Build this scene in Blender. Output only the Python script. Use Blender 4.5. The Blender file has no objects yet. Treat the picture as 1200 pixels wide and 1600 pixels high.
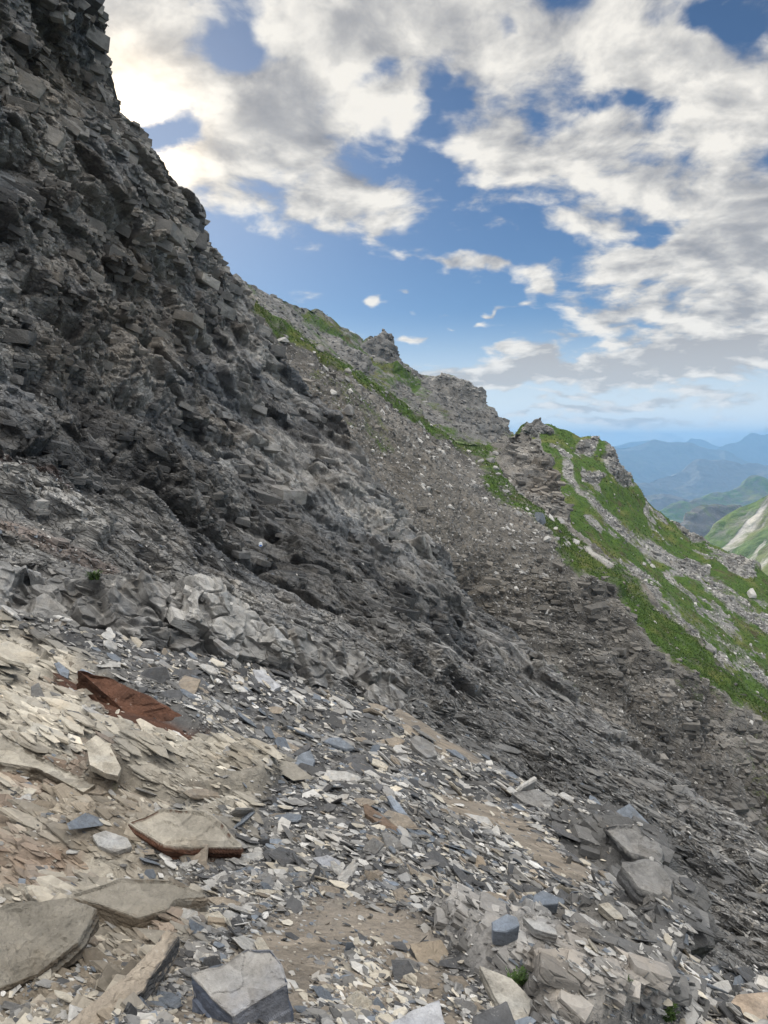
import bpy, bmesh, math, random
import numpy as np
from mathutils import Vector, Matrix

# ------------------------------------------------------------------ camera, sky, sun, exposure
SC = bpy.context.scene
COL = SC.collection
FPX = 1202.0
PITCH = math.atan(110.0 / FPX)
cam_data = bpy.data.cameras.new('camera')
cam_data.sensor_fit = 'VERTICAL'
cam_data.sensor_height = 24.0
cam_data.lens = 24.0 * FPX / 1600.0
cam_data.clip_start = 0.05
cam_data.clip_end = 120000.0
cam = bpy.data.objects.new('camera', cam_data)
cam.location = (0, 0, 0)
cam.rotation_euler = (math.radians(90) - PITCH, 0, 0)
COL.objects.link(cam)
SC.camera = cam

SC.view_settings.view_transform = 'Standard'
SC.view_settings.look = 'None'
SC.view_settings.gamma = 1.0
SC.view_settings.use_curve_mapping = False
SC.view_settings.exposure = 0.66
SC.cycles.use_denoising = True
SC.cycles.max_bounces = 5
SC.cycles.diffuse_bounces = 1
SC.cycles.volume_bounces = 0
SC.cycles.transparent_max_bounces = 4

SUN_AZ = math.radians(-18.5)      # left of +Y
SUN_EL = math.radians(19.5)
SUN_DIR = Vector((math.sin(SUN_AZ) * math.cos(SUN_EL), math.cos(SUN_AZ) * math.cos(SUN_EL), math.sin(SUN_EL)))
sun_data = bpy.data.lights.new('sun', 'SUN')
sun_data.energy = 4.2
sun_data.angle = math.radians(0.6)
sun_data.color = (1.0, 0.90, 0.74)
sun = bpy.data.objects.new('sun', sun_data)
sun.rotation_euler = SUN_DIR.to_track_quat('Z', 'Y').to_euler()
sun.location = SUN_DIR * 500
COL.objects.link(sun)


class NT:
    """tiny node helper"""
    def __init__(s, tree):
        s.t = tree
        tree.nodes.clear()

    def n(s, kind, **kw):
        nd = s.t.nodes.new(kind)
        for k, v in kw.items():
            setattr(nd, k, v)
        return nd

    def put(s, sock, v):
        if hasattr(v, 'is_linked') or isinstance(v, bpy.types.NodeSocket):
            s.t.links.new(v, sock)
        elif isinstance(v, (tuple, list)):
            if sock.type == 'RGBA' and len(v) == 3:
                v = (*v, 1.0)
            sock.default_value = v
        else:
            sock.default_value = v

    def m(s, op, a, b=None, c=None, clamp=False):
        nd = s.n('ShaderNodeMath', operation=op, use_clamp=clamp)
        s.put(nd.inputs[0], a)
        if b is not None: s.put(nd.inputs[1], b)
        if c is not None: s.put(nd.inputs[2], c)
        return nd.outputs[0]

    def v(s, op, a, b=None, scale=None):
        nd = s.n('ShaderNodeVectorMath', operation=op)
        s.put(nd.inputs[0], a)
        if b is not None: s.put(nd.inputs[1], b)
        if scale is not None: s.put(nd.inputs['Scale'], scale)
        return nd.outputs['Value'] if op in ('DOT_PRODUCT', 'LENGTH', 'DISTANCE') else nd.outputs[0]

    def rng(s, val, a, b, c=0.0, d=1.0, smooth=False):
        nd = s.n('ShaderNodeMapRange')
        if smooth: nd.interpolation_type = 'SMOOTHSTEP'
        s.put(nd.inputs['Value'], val)
        for k, x in (('From Min', a), ('From Max', b), ('To Min', c), ('To Max', d)):
            s.put(nd.inputs[k], x)
        return nd.outputs[0]

    def mix(s, f, a, b, kind='MIX'):
        nd = s.n('ShaderNodeMix', data_type='RGBA', blend_type=kind)
        s.put(nd.inputs[0], f); s.put(nd.inputs[6], a); s.put(nd.inputs[7], b)
        return nd.outputs[2]

    def noise(s, vec, scale, detail=4, rough=0.55, dist=0.0, out=0):
        nd = s.n('ShaderNodeTexNoise')
        s.put(nd.inputs['Vector'], vec)
        s.put(nd.inputs['Scale'], scale); s.put(nd.inputs['Detail'], detail)
        s.put(nd.inputs['Roughness'], rough); s.put(nd.inputs['Distortion'], dist)
        return nd.outputs[out]

    def voro(s, vec, scale, feature='F1', out='Color', rand=1.0):
        nd = s.n('ShaderNodeTexVoronoi', feature=feature)
        s.put(nd.inputs['Vector'], vec); s.put(nd.inputs['Scale'], scale); s.put(nd.inputs['Randomness'], rand)
        return nd.outputs[out]

    def xyz(s, a, b, c):
        nd = s.n('ShaderNodeCombineXYZ')
        s.put(nd.inputs[0], a); s.put(nd.inputs[1], b); s.put(nd.inputs[2], c)
        return nd.outputs[0]


def build_world():
    w = bpy.data.worlds.new('World')
    SC.world = w
    w.use_nodes = True
    T = NT(w.node_tree)
    out = T.n('ShaderNodeOutputWorld')
    bg = T.n('ShaderNodeBackground')
    T.t.links.new(bg.outputs[0], out.inputs[0])
    sky = T.n('ShaderNodeTexSky', sky_type='NISHITA')
    sky.sun_disc = False
    sky.sun_elevation = SUN_EL
    sky.sun_rotation = SUN_AZ
    sky.altitude = 2400
    sky.air_density = 1.0
    sky.dust_density = 0.2
    sky.ozone_density = 2.0
    STR = 0.045
    skyc = T.v('MULTIPLY', T.v('SCALE', sky.outputs[0], scale=STR), (0.76, 0.88, 1.0))
    d = T.n('ShaderNodeTexCoord').outputs['Generated']
    cp, sp = math.cos(PITCH), math.sin(PITCH)
    fw = T.v('DOT_PRODUCT', d, (0, cp, -sp))
    up = T.v('DOT_PRODUCT', d, (0, sp, cp))
    rt = T.v('DOT_PRODUCT', d, (1, 0, 0))
    fwc = T.m('MAXIMUM', fw, 0.12)
    U = T.m('DIVIDE', rt, fwc)
    V = T.m('DIVIDE', up, fwc)
    front = T.rng(fw, 0.15, 0.45, smooth=True)
    # cloud layer plane coordinates
    dz = T.m('MAXIMUM', T.v('DOT_PRODUCT', d, (0, 0, 1)), 0.0)
    h = T.m('DIVIDE', 1.0, T.m('ADD', dz, 0.27))
    q = T.v('MULTIPLY', T.v('SCALE', d, scale=h), (1, 1, 0))
    w1 = T.noise(q, 2.6, 3, 0.5, out=1)
    w1 = T.v('SUBTRACT', w1, (0.5, 0.5, 0.5))
    P = T.xyz(U, V, 0.0)
    w2 = T.noise(P, 6.0, 4, 0.6, out=1)
    w2 = T.v('SCALE', T.v('SUBTRACT', w2, (0.5, 0.5, 0.5)), scale=0.15)
    P = T.v('ADD', P, T.v('MULTIPLY', w2, (1, 0.7, 0)))
    blobs = [(642, 456, 16, 6, 0, .6), (560, 521, 22, 6, 0, .6), (703, 516, 14, 5, 0, .5), (735, 503, 14, 5, 0, .5), (715, 548, 20, 5, 0, .5), (835, 560, 30, 6, 0, .5), (800, 575, 26, 5, 0, .5),  # u, v, ru, rv, rotation deg, amount   (direction-space patches of more or fewer clouds)
        (820, 40, 520, 130, 0, .75), (1020, 240, 300, 190, 25, .75), (225, 60, 130, 140, 0, 1.0),
        (400, 160, 130, 60, 0, .75), (520, 225, 190, 75, 15, .75), (350, 275, 110, 65, 0, .85), (480, 60, 160, 90, 0, .5),
        (530, 345, 105, 50, 0, .9), (1060, 440, 240, 95, -8, .70), (1210, 400, 120, 200, 0, .5),
        (680, 404, 85, 15, 0, .85), (930, 582, 290, 26, -3, 1.1), (1120, 550, 170, 34, 0, .8), (760, 600, 90, 12, -6, .8), (1000, 655, 120, 6, -2, .7), (870, 625, 60, 6, 0, .5), (880, 665, 90, 6, 0, .7),
        (1080, 680, 240, 11, -3, 1.1), (880, 590, 110, 15, -8, .4), (585, 462, 22, 11, 0, .8), (765, 536, 26, 11, 0, .7),
        (690, 488, 30, 8, -10, .6), (822, 446, 28, 20, 0, .8), (776, 406, 24, 11, 0, .7), (757, 485, 14, 5, 0, .7),
        (216, 162, 36, 18, 0, .7), (865, 525, 34, 9, 0, .6), (650, 524, 26, 6, 0, .6), (792, 480, 20, 9, 0, .6),
        (910, 642, 120, 7, -3, .75), (1030, 626, 130, 8, -4, .75), (960, 610, 60, 5, 0, .4),
        (800, 250, 120, 80, 20, .35), (560, 60, 120, 60, 0, .3),
        (375, 75, 42, 55, 0, -.85), (300, 165, 75, 48, -30, -.75), (595, 112, 45, 22, 0, -.6),
        (682, 165, 30, 60, 0, -1.0), (655, 265, 55, 45, -20, -.8), (1110, 22, 60, 24, 0, -1.25),
        (975, 165, 50, 22, 0, -.85), (870, 370, 50, 22, 0, -.8), (1020, 362, 45, 18, 0, -.75),
        (785, 52, 26, 20, 0, -.7), (730, 470, 230, 60, 0, -.25), (420, 330, 40, 60, 0, -.55), (610, 400, 60, 25, 0, -.3),
        (300, 380, 60, 60, 0, -.5), (855, 172, 28, 20, 0, -.5),
    ]
    acc = None
    for (u, v, ru, rv, rot, amt) in blobs:
        mp = T.n('ShaderNodeMapping', vector_type='TEXTURE')
        T.put(mp.inputs['Vector'], P)
        mp.inputs['Location'].default_value = ((u - 600) / FPX, (800 - v) / FPX, 0)
        mp.inputs['Rotation'].default_value = (0, 0, math.radians(-rot))
        mp.inputs['Scale'].default_value = (ru / FPX, rv / FPX, 1)
        r2 = T.v('DOT_PRODUCT', mp.outputs[0], mp.outputs[0])
        e = T.m('POWER', 0.3679, r2)
        acc = T.m('MULTIPLY_ADD', e, amt if amt > 0 else amt * .78, acc if acc is not None else -0.42)
    cov = T.m('ADD', T.m('MULTIPLY', acc, front), T.m('MULTIPLY', T.m('SUBTRACT', 1.0, front), 0.18))
    # fbm, sampled at the point and a little nearer the sun
    qw = T.v('ADD', q, T.v('SCALE', w1, scale=0.16))
    sx, sy = math.sin(SUN_AZ), math.cos(SUN_AZ)

    def dens(vec):
        n1 = T.noise(vec, 5.6, 8, 0.56)
        n2 = T.noise(vec, 2.2, 3, 0.5)
        return T.m('ADD', T.m('MULTIPLY', T.m('SUBTRACT', n1, 0.5), 3.0), T.m('MULTIPLY', T.m('SUBTRACT', n2, 0.5), 0.6))
    D0 = T.m('ADD', cov, dens(qw))
    D1 = T.m('ADD', cov, dens(T.v('ADD', qw, (sx * 0.05 - 0.02, sy * 0.05, 0))))
    low = T.rng(dz, 0.0, 0.12)
    alpha = T.rng(D0, -0.16, 0.42, smooth=True)
    alpha = T.m('MULTIPLY', alpha, T.m('MULTIPLY_ADD', low, 0.2, 0.8))
    lit = T.m('MULTIPLY_ADD', T.m('SUBTRACT', D0, D1), 0.95, 0.66, clamp=True)
    thick = T.rng(D1, 0.25, 1.25, 1.0, 0.42, smooth=True)
    lit = T.m('MULTIPLY', lit, thick)
    lit = T.m('MAXIMUM', lit, T.rng(dz, 0.06, 0.22, 0.46, 0.0, smooth=True))
    sd = T.v('DOT_PRODUCT', d, tuple(SUN_DIR))
    sdc = T.m('MAXIMUM', sd, 0.0)
    glow = T.m('POWER', sdc, 60.0)
    glow2 = T.m('POWER', sdc, 420.0)
    ccol = T.mix(lit, (0.16, 0.168, 0.19), (0.60, 0.575, 0.53))
    # clouds on the side away from the sun are front-lit and brighter
    away = T.rng(sd, 0.2, -0.8)
    ccol = T.v('SCALE', ccol, scale=T.m('MULTIPLY_ADD', away, 0.3, 1.0))
    ccol = T.v('ADD', ccol, T.v('SCALE', (1.0, 0.80, 0.52), scale=T.m('MULTIPLY', glow2, 1.6)))
    ccol = T.v('ADD', ccol, T.v('SCALE', (1.0, 0.86, 0.66), scale=T.m('MULTIPLY', glow, 0.05)))
    g3 = T.rng(T.noise(qw, 2.6, 4, 0.55), 0.44, 0.62, smooth=True)
    ccol = T.mix(T.m('MULTIPLY', g3, T.m('MULTIPLY', T.rng(dz, 0.12, 0.3), T.rng(D1, 0.3, 0.9, 0.0, 0.40))), ccol, (0.30, 0.30, 0.305))
    skyc = T.mix(T.rng(dz, 0.0, 0.17, 0.95, 0.0, smooth=True), skyc, (0.56, 0.60, 0.62))
    over = T.rng(dz, 0.50, 0.95, 1.0, 9.0, smooth=True)       # added boost: unseen overhead clouds brightened to light the rock tops
    ccol = T.v('SCALE', ccol, scale=over)
    skyc = T.v('ADD', skyc, T.v('SCALE', (0.15, 0.14, 0.12), scale=T.m('POWER', sdc, 30.0)))
    col = T.mix(alpha, skyc, ccol)
    T.put(bg.inputs['Color'], col)
    bg.inputs['Strength'].default_value = 1.0


build_world()

# ------------------------------------------------------------------ maths
rs = np.random.RandomState(7)
F32 = np.float32


def ray(u, v):
    u = np.asarray(u, float); v = np.asarray(v, float)
    xc = (u - 600) / FPX; yc = (800 - v) / FPX
    cp, sp = math.cos(PITCH), math.sin(PITCH)
    return np.stack([xc, cp + yc * sp, -sp + yc * cp], -1)


def at(u, v, d):
    return Vector((ray(u, v) * d).tolist())


def hsh(ix, iy, iz, seed):
    h = (ix.astype(np.uint32) * np.uint32(0x8da6b343)) ^ (iy.astype(np.uint32) * np.uint32(0xd8163841)) ^ (iz.astype(np.uint32) * np.uint32(0xcb1ab31f)) ^ np.uint32((seed * 0x9e3779b1) & 0xffffffff)
    h ^= h >> np.uint32(15); h *= np.uint32(0x2c1b3c6d)
    h ^= h >> np.uint32(12); h *= np.uint32(0x297a2d39)
    h ^= h >> np.uint32(15)
    return h


def h01(h):
    return (h & np.uint32(0xffffff)).astype(F32) / F32(0x1000000)


def rehash(h, k):
    h = h ^ np.uint32((k * 0x85ebca6b) & 0xffffffff)
    h = h * np.uint32(0x7feb352d); h ^= h >> np.uint32(15); h = h * np.uint32(0x846ca68b); h ^= h >> np.uint32(13)
    return h01(h)


def vnoise(p, seed=0):
    p = p.astype(F32)
    i = np.floor(p).astype(np.int32)
    f = p - i
    f = f * f * f * (f * (f * 6 - 15) + 10)
    r = 0
    for dx in (0, 1):
        wx = f[:, 0] if dx else 1 - f[:, 0]
        for dy in (0, 1):
            wy = f[:, 1] if dy else 1 - f[:, 1]
            for dz in (0, 1):
                wz = f[:, 2] if dz else 1 - f[:, 2]
                r = r + wx * wy * wz * h01(hsh(i[:, 0] + dx, i[:, 1] + dy, i[:, 2] + dz, seed))
    return r * 2 - 1


def fbm(p, octs=4, seed=0, gain=0.5, lac=2.03):
    r = 0; a = 1.0; t = 0
    for k in range(octs):
        r = r + a * vnoise(p * (lac ** k) + 17.3 * k, seed + k)
        t += a; a *= gain
    return r / t


def cells(p, seed=0, jit=0.8):
    """nearest jittered cell centre: hash, offset vector, edge distance"""
    p = p.astype(F32)
    b = np.floor(p - 0.5).astype(np.int32)
    best = np.full(len(p), 1e9, F32); sec = best.copy()
    bid = np.zeros(len(p), np.uint32); off = np.zeros_like(p)
    for dx in (0, 1):
        for dy in (0, 1):
            for dz in (0, 1):
                ix, iy, iz = b[:, 0] + dx, b[:, 1] + dy, b[:, 2] + dz
                h = hsh(ix, iy, iz, seed)
                c = np.stack([ix + 0.5 + (rehash(h, 1) - .5) * jit, iy + 0.5 + (rehash(h, 2) - .5) * jit, iz + 0.5 + (rehash(h, 3) - .5) * jit], -1)
                o = p - c
                d = (o * o).sum(1)
                m = d < best
                sec = np.where(m, best, np.minimum(sec, d))
                best = np.where(m, d, best)
                bid = np.where(m, h, bid)
                off[m] = o[m]
    return bid, off, np.sqrt(sec) - np.sqrt(best)


def sstep(x, a, b):
    t = np.clip((x - a) / (b - a), 0, 1)
    return t * t * (3 - 2 * t)


def basis_from_normal(n, along):
    n = np.array(n, float); n /= np.linalg.norm(n)
    a = np.array(along, float); a -= n * a.dot(n); a /= np.linalg.norm(a)
    return np.stack([a, np.cross(n, a), n])          # rows


BED = basis_from_normal((0.50, -0.08, 0.86), (1.0, 0.2, -0.55))     # bedding planes dip to the right


def blocks(P, R, size, amp, seed, an=(1.6, 1.0, 0.45), tilt=1.0, step=1.0, warp=0.25, soft=0.22, groove=0.18):
    q = P @ R.T
    q = q / (size * np.array(an))
    q = q + warp * np.stack([vnoise(q * 1.3, seed + 50), vnoise(q * 1.3, seed + 51), vnoise(q * 1.3, seed + 52)], -1)
    hid, off, edge = cells(q, seed)
    r = step * (rehash(hid, 11) - 0.5)
    r = r + tilt * ((rehash(hid, 12) - .5) * off[:, 0] + (rehash(hid, 13) - .5) * off[:, 1] + (rehash(hid, 14) - .3) * off[:, 2])
    e = sstep(edge, 0.0, soft)
    return amp * (r * e - groove * (1 - e)), rehash(hid, 15), edge


def terraces(P, R, size, thick, n, seed, an=(1.5, 1.0, 1.0)):
    q = (P @ R.T) / (size * np.array(an))
    f = fbm(q, 5, seed, 0.55) * n
    k = np.floor(f)
    fr = f - k
    return thick * (k + sstep(fr, 0.72, 1.0)), k


def tps(ctrl):
    c = np.array(ctrl, float)
    X = c[:, :2] / 1000; y = np.log(c[:, 2])
    n = len(X)

    def phi(r2):
        return np.where(r2 > 1e-12, 0.5 * r2 * np.log(np.maximum(r2, 1e-12)), 0)
    K = phi(((X[:, None] - X[None]) ** 2).sum(-1)) + 1e-4 * np.eye(n)
    Pm = np.c_[np.ones(n), X]
    A = np.block([[K, Pm], [Pm.T, np.zeros((3, 3))]])
    w = np.linalg.solve(A, np.r_[y, 0, 0, 0])

    def f(u, v):
        Q = np.stack([np.ravel(u), np.ravel(v)], -1) / 1000
        r = np.zeros(len(Q))
        for i in range(n):
            r += w[i] * phi(((Q - X[i]) ** 2).sum(-1))
        r += w[n] + Q @ w[n + 1:]
        return np.exp(r).reshape(np.shape(u))
    return f


def poly_mask(UV, poly, soft=12):
    """soft inside mask (1 inside) of a patch outline"""
    x, y = UV[:, 0], UV[:, 1]
    ins = np.zeros(len(x), bool); dmin = np.full(len(x), 1e9)
    n = len(poly)
    for i in range(n):
        x0, y0 = poly[i]; x1, y1 = poly[(i + 1) % n]
        c = ((y0 > y) != (y1 > y))
        if y1 != y0:
            ins ^= c & (x < (x1 - x0) * (y - y0) / (y1 - y0) + x0)
        dmin = np.minimum(dmin, seg_dist(x, y, x0, y0, x1, y1))
    sd = np.where(ins, dmin, -dmin)
    return sstep(sd, -soft, soft)


def seg_dist(x, y, x0, y0, x1, y1):
    dx, dy = x1 - x0, y1 - y0
    t = np.clip(((x - x0) * dx + (y - y0) * dy) / (dx * dx + dy * dy + 1e-9), 0, 1)
    return np.hypot(x - x0 - t * dx, y - y0 - t * dy)


def line_mask(UV, line, width, soft=0.6):
    x, y = UV[:, 0], UV[:, 1]
    d = np.full(len(x), 1e9)
    for (a, b) in zip(line[:-1], line[1:]):
        d = np.minimum(d, seg_dist(x, y, a[0], a[1], b[0], b[1]))
    return 1 - sstep(d, width * (1 - soft), width * (1 + soft))


def lerp(a, b, m):
    return a * (1 - m[:, None]) + np.atleast_2d(np.array(b)) * m[:, None]


# ------------------------------------------------------------------ meshes
def mesh_from_arrays(name, V, Fc, mat, colors=None, grass=None, smooth=False, link=True):
    """V (n,3); Fc (m,3) or (m,4)"""
    me = bpy.data.meshes.new(name)
    k = Fc.shape[1]
    me.vertices.add(len(V)); me.loops.add(Fc.size); me.polygons.add(len(Fc))
    me.vertices.foreach_set('co', np.ascontiguousarray(V, dtype=F32).ravel())
    me.loops.foreach_set('vertex_index', np.ascontiguousarray(Fc, dtype=np.int32).ravel())
    me.polygons.foreach_set('loop_start', np.arange(0, Fc.size, k, dtype=np.int32))
    me.polygons.foreach_set('use_smooth', np.full(len(Fc), smooth, dtype=bool))
    me.update(calc_edges=True)
    if colors is not None:
        a = me.attributes.new('zc', 'FLOAT_COLOR', 'POINT')
        c = np.ones((len(V), 4), F32); c[:, :3] = colors
        a.data.foreach_set('color', c.ravel())
    if grass is not None:
        a = me.attributes.new('grass', 'FLOAT', 'POINT')
        a.data.foreach_set('value', np.ascontiguousarray(grass, dtype=F32))
    me.materials.append(mat)
    if not link:
        return me
    o = bpy.data.objects.new(name, me)
    COL.objects.link(o)
    return o


def tag(o, label=None, cat=None, group=None, kind=None):
    if label: o['label'] = label
    if cat: o['category'] = cat
    if group: o['group'] = group
    if kind: o['kind'] = kind
    return o


def project(V):
    cp, sp = math.cos(PITCH), math.sin(PITCH)
    f = V[:, 1] * cp - V[:, 2] * sp
    u = 600 + FPX * V[:, 0] / np.maximum(f, .01); v = 800 - FPX * (V[:, 1] * sp + V[:, 2] * cp) / np.maximum(f, .01)
    return u, v, f


def depth_map(V):
    u, v, f = project(V)
    ok = (f > .3) & (u > -60) & (u < 1260) & (v > -60) & (v < 1700)
    g = np.full((220, 165), 1e9)
    np.minimum.at(g, (((v[ok] + 60) / 8).astype(int), ((u[ok] + 60) / 8).astype(int)), f[ok])
    return g


def surf(S, u, v, rad=1):
    a, b = int((v + 60) / 8), int((u + 60) / 8)
    a = min(max(a, rad), 219 - rad); b = min(max(b, rad), 164 - rad)
    w = S.zmap[a - rad:a + rad + 1, b - rad:b + rad + 1]
    w = w[w < 1e8]
    return float(np.median(w)) if len(w) else float(S.df(np.array([u]), np.array([v]))[0])


def seat(S, u, v, rad=6):
    """the surface point seen nearest to (u, v); the crest there if that is above the crest"""
    near = np.where((np.abs(S.pu - u) < rad) & (S.pf > .3))[0]
    m = near[np.abs(S.pv[near] - v) < rad]
    if len(m):
        return Vector(S.V[m[np.argmin(S.pf[m])]].tolist())
    return Vector(S.V[near[np.argmin(S.pv[near])]].tolist())


class Sheet:
    pass


def sheet(name, pairs, ctrl, ns, nt, mat, shade, skirt=(0.3, 1.0, 24), foot=0, smooth=False, gamma=1.0, blur=1, dirmix=0.0):
    """terrain surface between an upper crest line and a lower line, continued over the back of the crest"""
    top = np.array([p[0] for p in pairs], float); bot = np.array([p[1] for p in pairs], float)
    seg = np.hypot(*np.diff((top * .7 + bot * .3), axis=0).T)
    s = np.r_[0, np.cumsum(seg)]; s /= s[-1]
    ss = np.linspace(0, 1, ns)
    T_ = np.stack([np.interp(ss, s, top[:, k]) for k in (0, 1)], -1)
    B_ = np.stack([np.interp(ss, s, bot[:, k]) for k in (0, 1)], -1)
    t = (np.linspace(0, 1, nt) ** gamma)[:, None, None]
    UV = T_[None] * (1 - t) + B_[None] * t
    df = tps(ctrl)
    D = df(UV[..., 0], UV[..., 1])
    P = ray(UV[..., 0], UV[..., 1]) * D[..., None]
    L, drop, K = skirt
    rows = []
    r0 = ray(T_[:, 0], T_[:, 1]); r0 = r0 / np.linalg.norm(r0, axis=1)[:, None]
    for k in range(K, 0, -1):
        x = (k / K) ** 1.6
        dist = (x * L * D[0])[:, None]
        rows.append(P[0] + r0 * dist - np.array([0, 0, 1.0]) * (0.12 * dist + drop * dist * x))
    P = np.concatenate([np.array(rows), P]) if K else P
    UVf = np.concatenate([np.repeat(UV[:1], K, 0), UV]) if K else UV
    if foot:
        rows = []
        hd = ray(B_[:, 0], B_[:, 1]); hd[:, 2] = 0; hd /= np.linalg.norm(hd, axis=1)[:, None]
        for k in range(1, 13):
            q = P[K + nt - 1] - hd * (foot * (k / 12) ** 1.5)
            rows.append(q)
        P = np.concatenate([P, np.array(rows)]); UVf = np.concatenate([UVf, np.repeat(UVf[-1:], 12, 0)])
    gu = np.gradient(P, axis=1); gv = np.gradient(P, axis=0)
    N = np.cross(gu, gv); N /= np.linalg.norm(N, axis=2)[..., None] + 1e-12
    if (N[K:] * P[K:]).sum(-1).mean() > 0: N = -N
    shp = P.shape[:2]
    Pf = P.reshape(-1, 3); Nf = N.reshape(-1, 3); UVx = UVf.reshape(-1, 2)
    disp, col, grass = shade(Pf, Nf, UVx)
    D2 = disp.reshape(shp)
    for _ in range(blur):
        E = np.pad(D2, 1, mode='edge')
        D2 = (E[:-2, 1:-1] + E[2:, 1:-1] + E[1:-1, :-2] + E[1:-1, 2:] + 2 * D2) / 6
    disp = D2.ravel()
    Dv = Nf * (1 - dirmix) - dirmix * Pf / np.linalg.norm(Pf, axis=1)[:, None]
    Dv /= np.linalg.norm(Dv, axis=1)[:, None]
    V = Pf + Dv * disp[:, None]
    idx = np.arange(len(V)).reshape(shp)
    Q = np.stack([idx[:-1, :-1], idx[1:, :-1], idx[1:, 1:], idx[:-1, 1:]], -1).reshape(-1, 4)
    # make the faces look the same way as N
    a, b, c = V[Q[::97, 0]], V[Q[::97, 1]], V[Q[::97, 2]]
    if (np.cross(b - a, c - a) * Nf[Q[::97, 0]]).sum() < 0: Q = Q[:, ::-1]
    o = mesh_from_arrays(name, V, Q, mat, col, grass, smooth)
    S = Sheet()
    S.o, S.V, S.N, S.UV, S.shape, S.K, S.col, S.df, S.grass = o, V, Nf, UVx, shp, K, col, df, grass
    S.D = np.linalg.norm(Pf, axis=1)
    S.zmap = depth_map(V)
    S.pu, S.pv, S.pf = project(V)
    return S


# ------------------------------------------------------------------ materials
def rock_material(name, sc=1.0, bump=0.5, rough=0.85, var=0.35, fine=1.0, bdist=0.02, strata=0.3, grassy=True, island=False, cracks=0.22):
    m = bpy.data.materials.new(name)
    m.use_nodes = True
    T = NT(m.node_tree)
    out = T.n('ShaderNodeOutputMaterial')
    b = T.n('ShaderNodeBsdfPrincipled')
    T.t.links.new(b.outputs[0], out.inputs[0])
    tc = T.n('ShaderNodeTexCoord').outputs['Object']
    zc = T.n('ShaderNodeAttribute', attribute_name='zc').outputs['Color']
    mp = T.n('ShaderNodeMapping', vector_type='POINT')
    T.put(mp.inputs['Vector'], tc)
    e = Matrix([list(r) for r in BED]).to_euler()
    mp.inputs['Rotation'].default_value = e
    bed = T.v('MULTIPLY', mp.outputs[0], (1.0, 1.0, 2.6))
    bed = T.v('ADD', bed, T.v('SCALE', T.noise(tc, 1.2 * sc, 3, .5, out=1), scale=0.5 / sc))
    n1 = T.noise(tc, 0.35 * sc, 5, 0.6)
    n2 = T.noise(tc, 2.6 * sc, 6, 0.65)
    n3 = T.noise(bed, 1.1 * sc, 6, 0.62)
    n4 = T.noise(tc, 14.0 * sc * fine, 5, 0.7)
    cellc = T.voro(bed, 1.5 * sc, 'F1', 'Color')
    cv = T.n('ShaderNodeSeparateColor'); T.put(cv.inputs[0], cellc)
    f = T.m('MULTIPLY_ADD', T.m('SUBTRACT', n1, 0.5), var * 1.6, 1.0)
    f = T.m('MULTIPLY_ADD', T.m('SUBTRACT', n2, 0.5), var * 1.8, f)
    f = T.m('MULTIPLY_ADD', T.m('SUBTRACT', n3, 0.5), strata * 2.2, f)
    f = T.m('MULTIPLY_ADD', T.m('SUBTRACT', cv.outputs[0], 0.5), var * 1.1, f)
    f = T.m('MULTIPLY_ADD', T.m('SUBTRACT', n4, 0.5), var * 2.2, f)
    f = T.m('MAXIMUM', f, 0.18)
    if island:
        ri = T.n('ShaderNodeNewGeometry').outputs['Random Per Island']
        f = T.m('MULTIPLY', f, T.rng(ri, 0, 1, 0.72, 1.25))
    c = T.v('SCALE', zc, scale=f)
    # warm stains and cold blue-grey faces
    st = T.rng(T.noise(tc, 0.9 * sc, 5, 0.6, 0.4), 0.52, 0.70)
    c = T.mix(T.m('MULTIPLY', st, 0.30), c, T.v('MULTIPLY', c, (1.20, 1.02, 0.80)))
    st2 = T.rng(T.noise(T.v('ADD', tc, (31, 7, 3)), 0.7 * sc, 5, 0.6, 0.5), 0.54, 0.72)
    c = T.mix(T.m('MULTIPLY', st2, 0.40), c, T.v('MULTIPLY', c, (0.80, 0.90, 1.06)))
    # pale lichen / calcite flecks
    fl = T.rng(T.noise(tc, 7.0 * sc * fine, 4, 0.75), 0.63, 0.70)
    c = T.mix(T.m('MULTIPLY', fl, 0.30), c, (0.42, 0.41, 0.38))
    h = T.m('ADD', T.m('MULTIPLY', n3, 0.8), T.m('ADD', T.m('MULTIPLY', n2, 1.0), T.m('MULTIPLY', n4, 0.35)))
    ve = T.voro(bed, 3.4 * sc, 'DISTANCE_TO_EDGE', 'Distance')
    h = T.m('ADD', h, T.m('MULTIPLY', T.rng(ve, 0.0, 0.09), cracks))
    if grassy:
        g = T.n('ShaderNodeAttribute', attribute_name='grass').outputs['Fac']
        gm = T.m('MULTIPLY_ADD', T.m('SUBTRACT', T.noise(tc, 1.6 * sc, 6, 0.7), 0.5), 1.8, g)
        gm = T.rng(gm, 0.34, 0.72)
        gn = T.noise(tc, 3.0 * sc, 6, 0.7)
        gcol = T.mix(T.rng(gn, 0.35, 0.65), (0.032, 0.070, 0.009), (0.085, 0.150, 0.018))
        gcol = T.mix(T.rng(T.noise(tc, 0.5 * sc, 3), 0.5, 0.7), gcol, (0.145, 0.155, 0.04))
        gcol = T.mix(T.rng(T.noise(T.v('ADD', tc, (9, 4, 2)), 0.9 * sc, 5, .65), 0.54, 0.66), gcol, (0.075, 0.068, 0.030))
        c = T.mix(gm, c, gcol)
        h = T.m('MULTIPLY_ADD', T.m('MULTIPLY', gm, T.noise(tc, 9.0 * sc, 5, 0.75)), 1.2, h)
    T.put(b.inputs['Base Color'], c)
    b.inputs['Roughness'].default_value = rough
    b.inputs['Specular IOR Level'].default_value = 0.35
    bp = T.n('ShaderNodeBump')
    bp.inputs['Strength'].default_value = bump
    bp.inputs['Distance'].default_value = bdist
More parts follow.
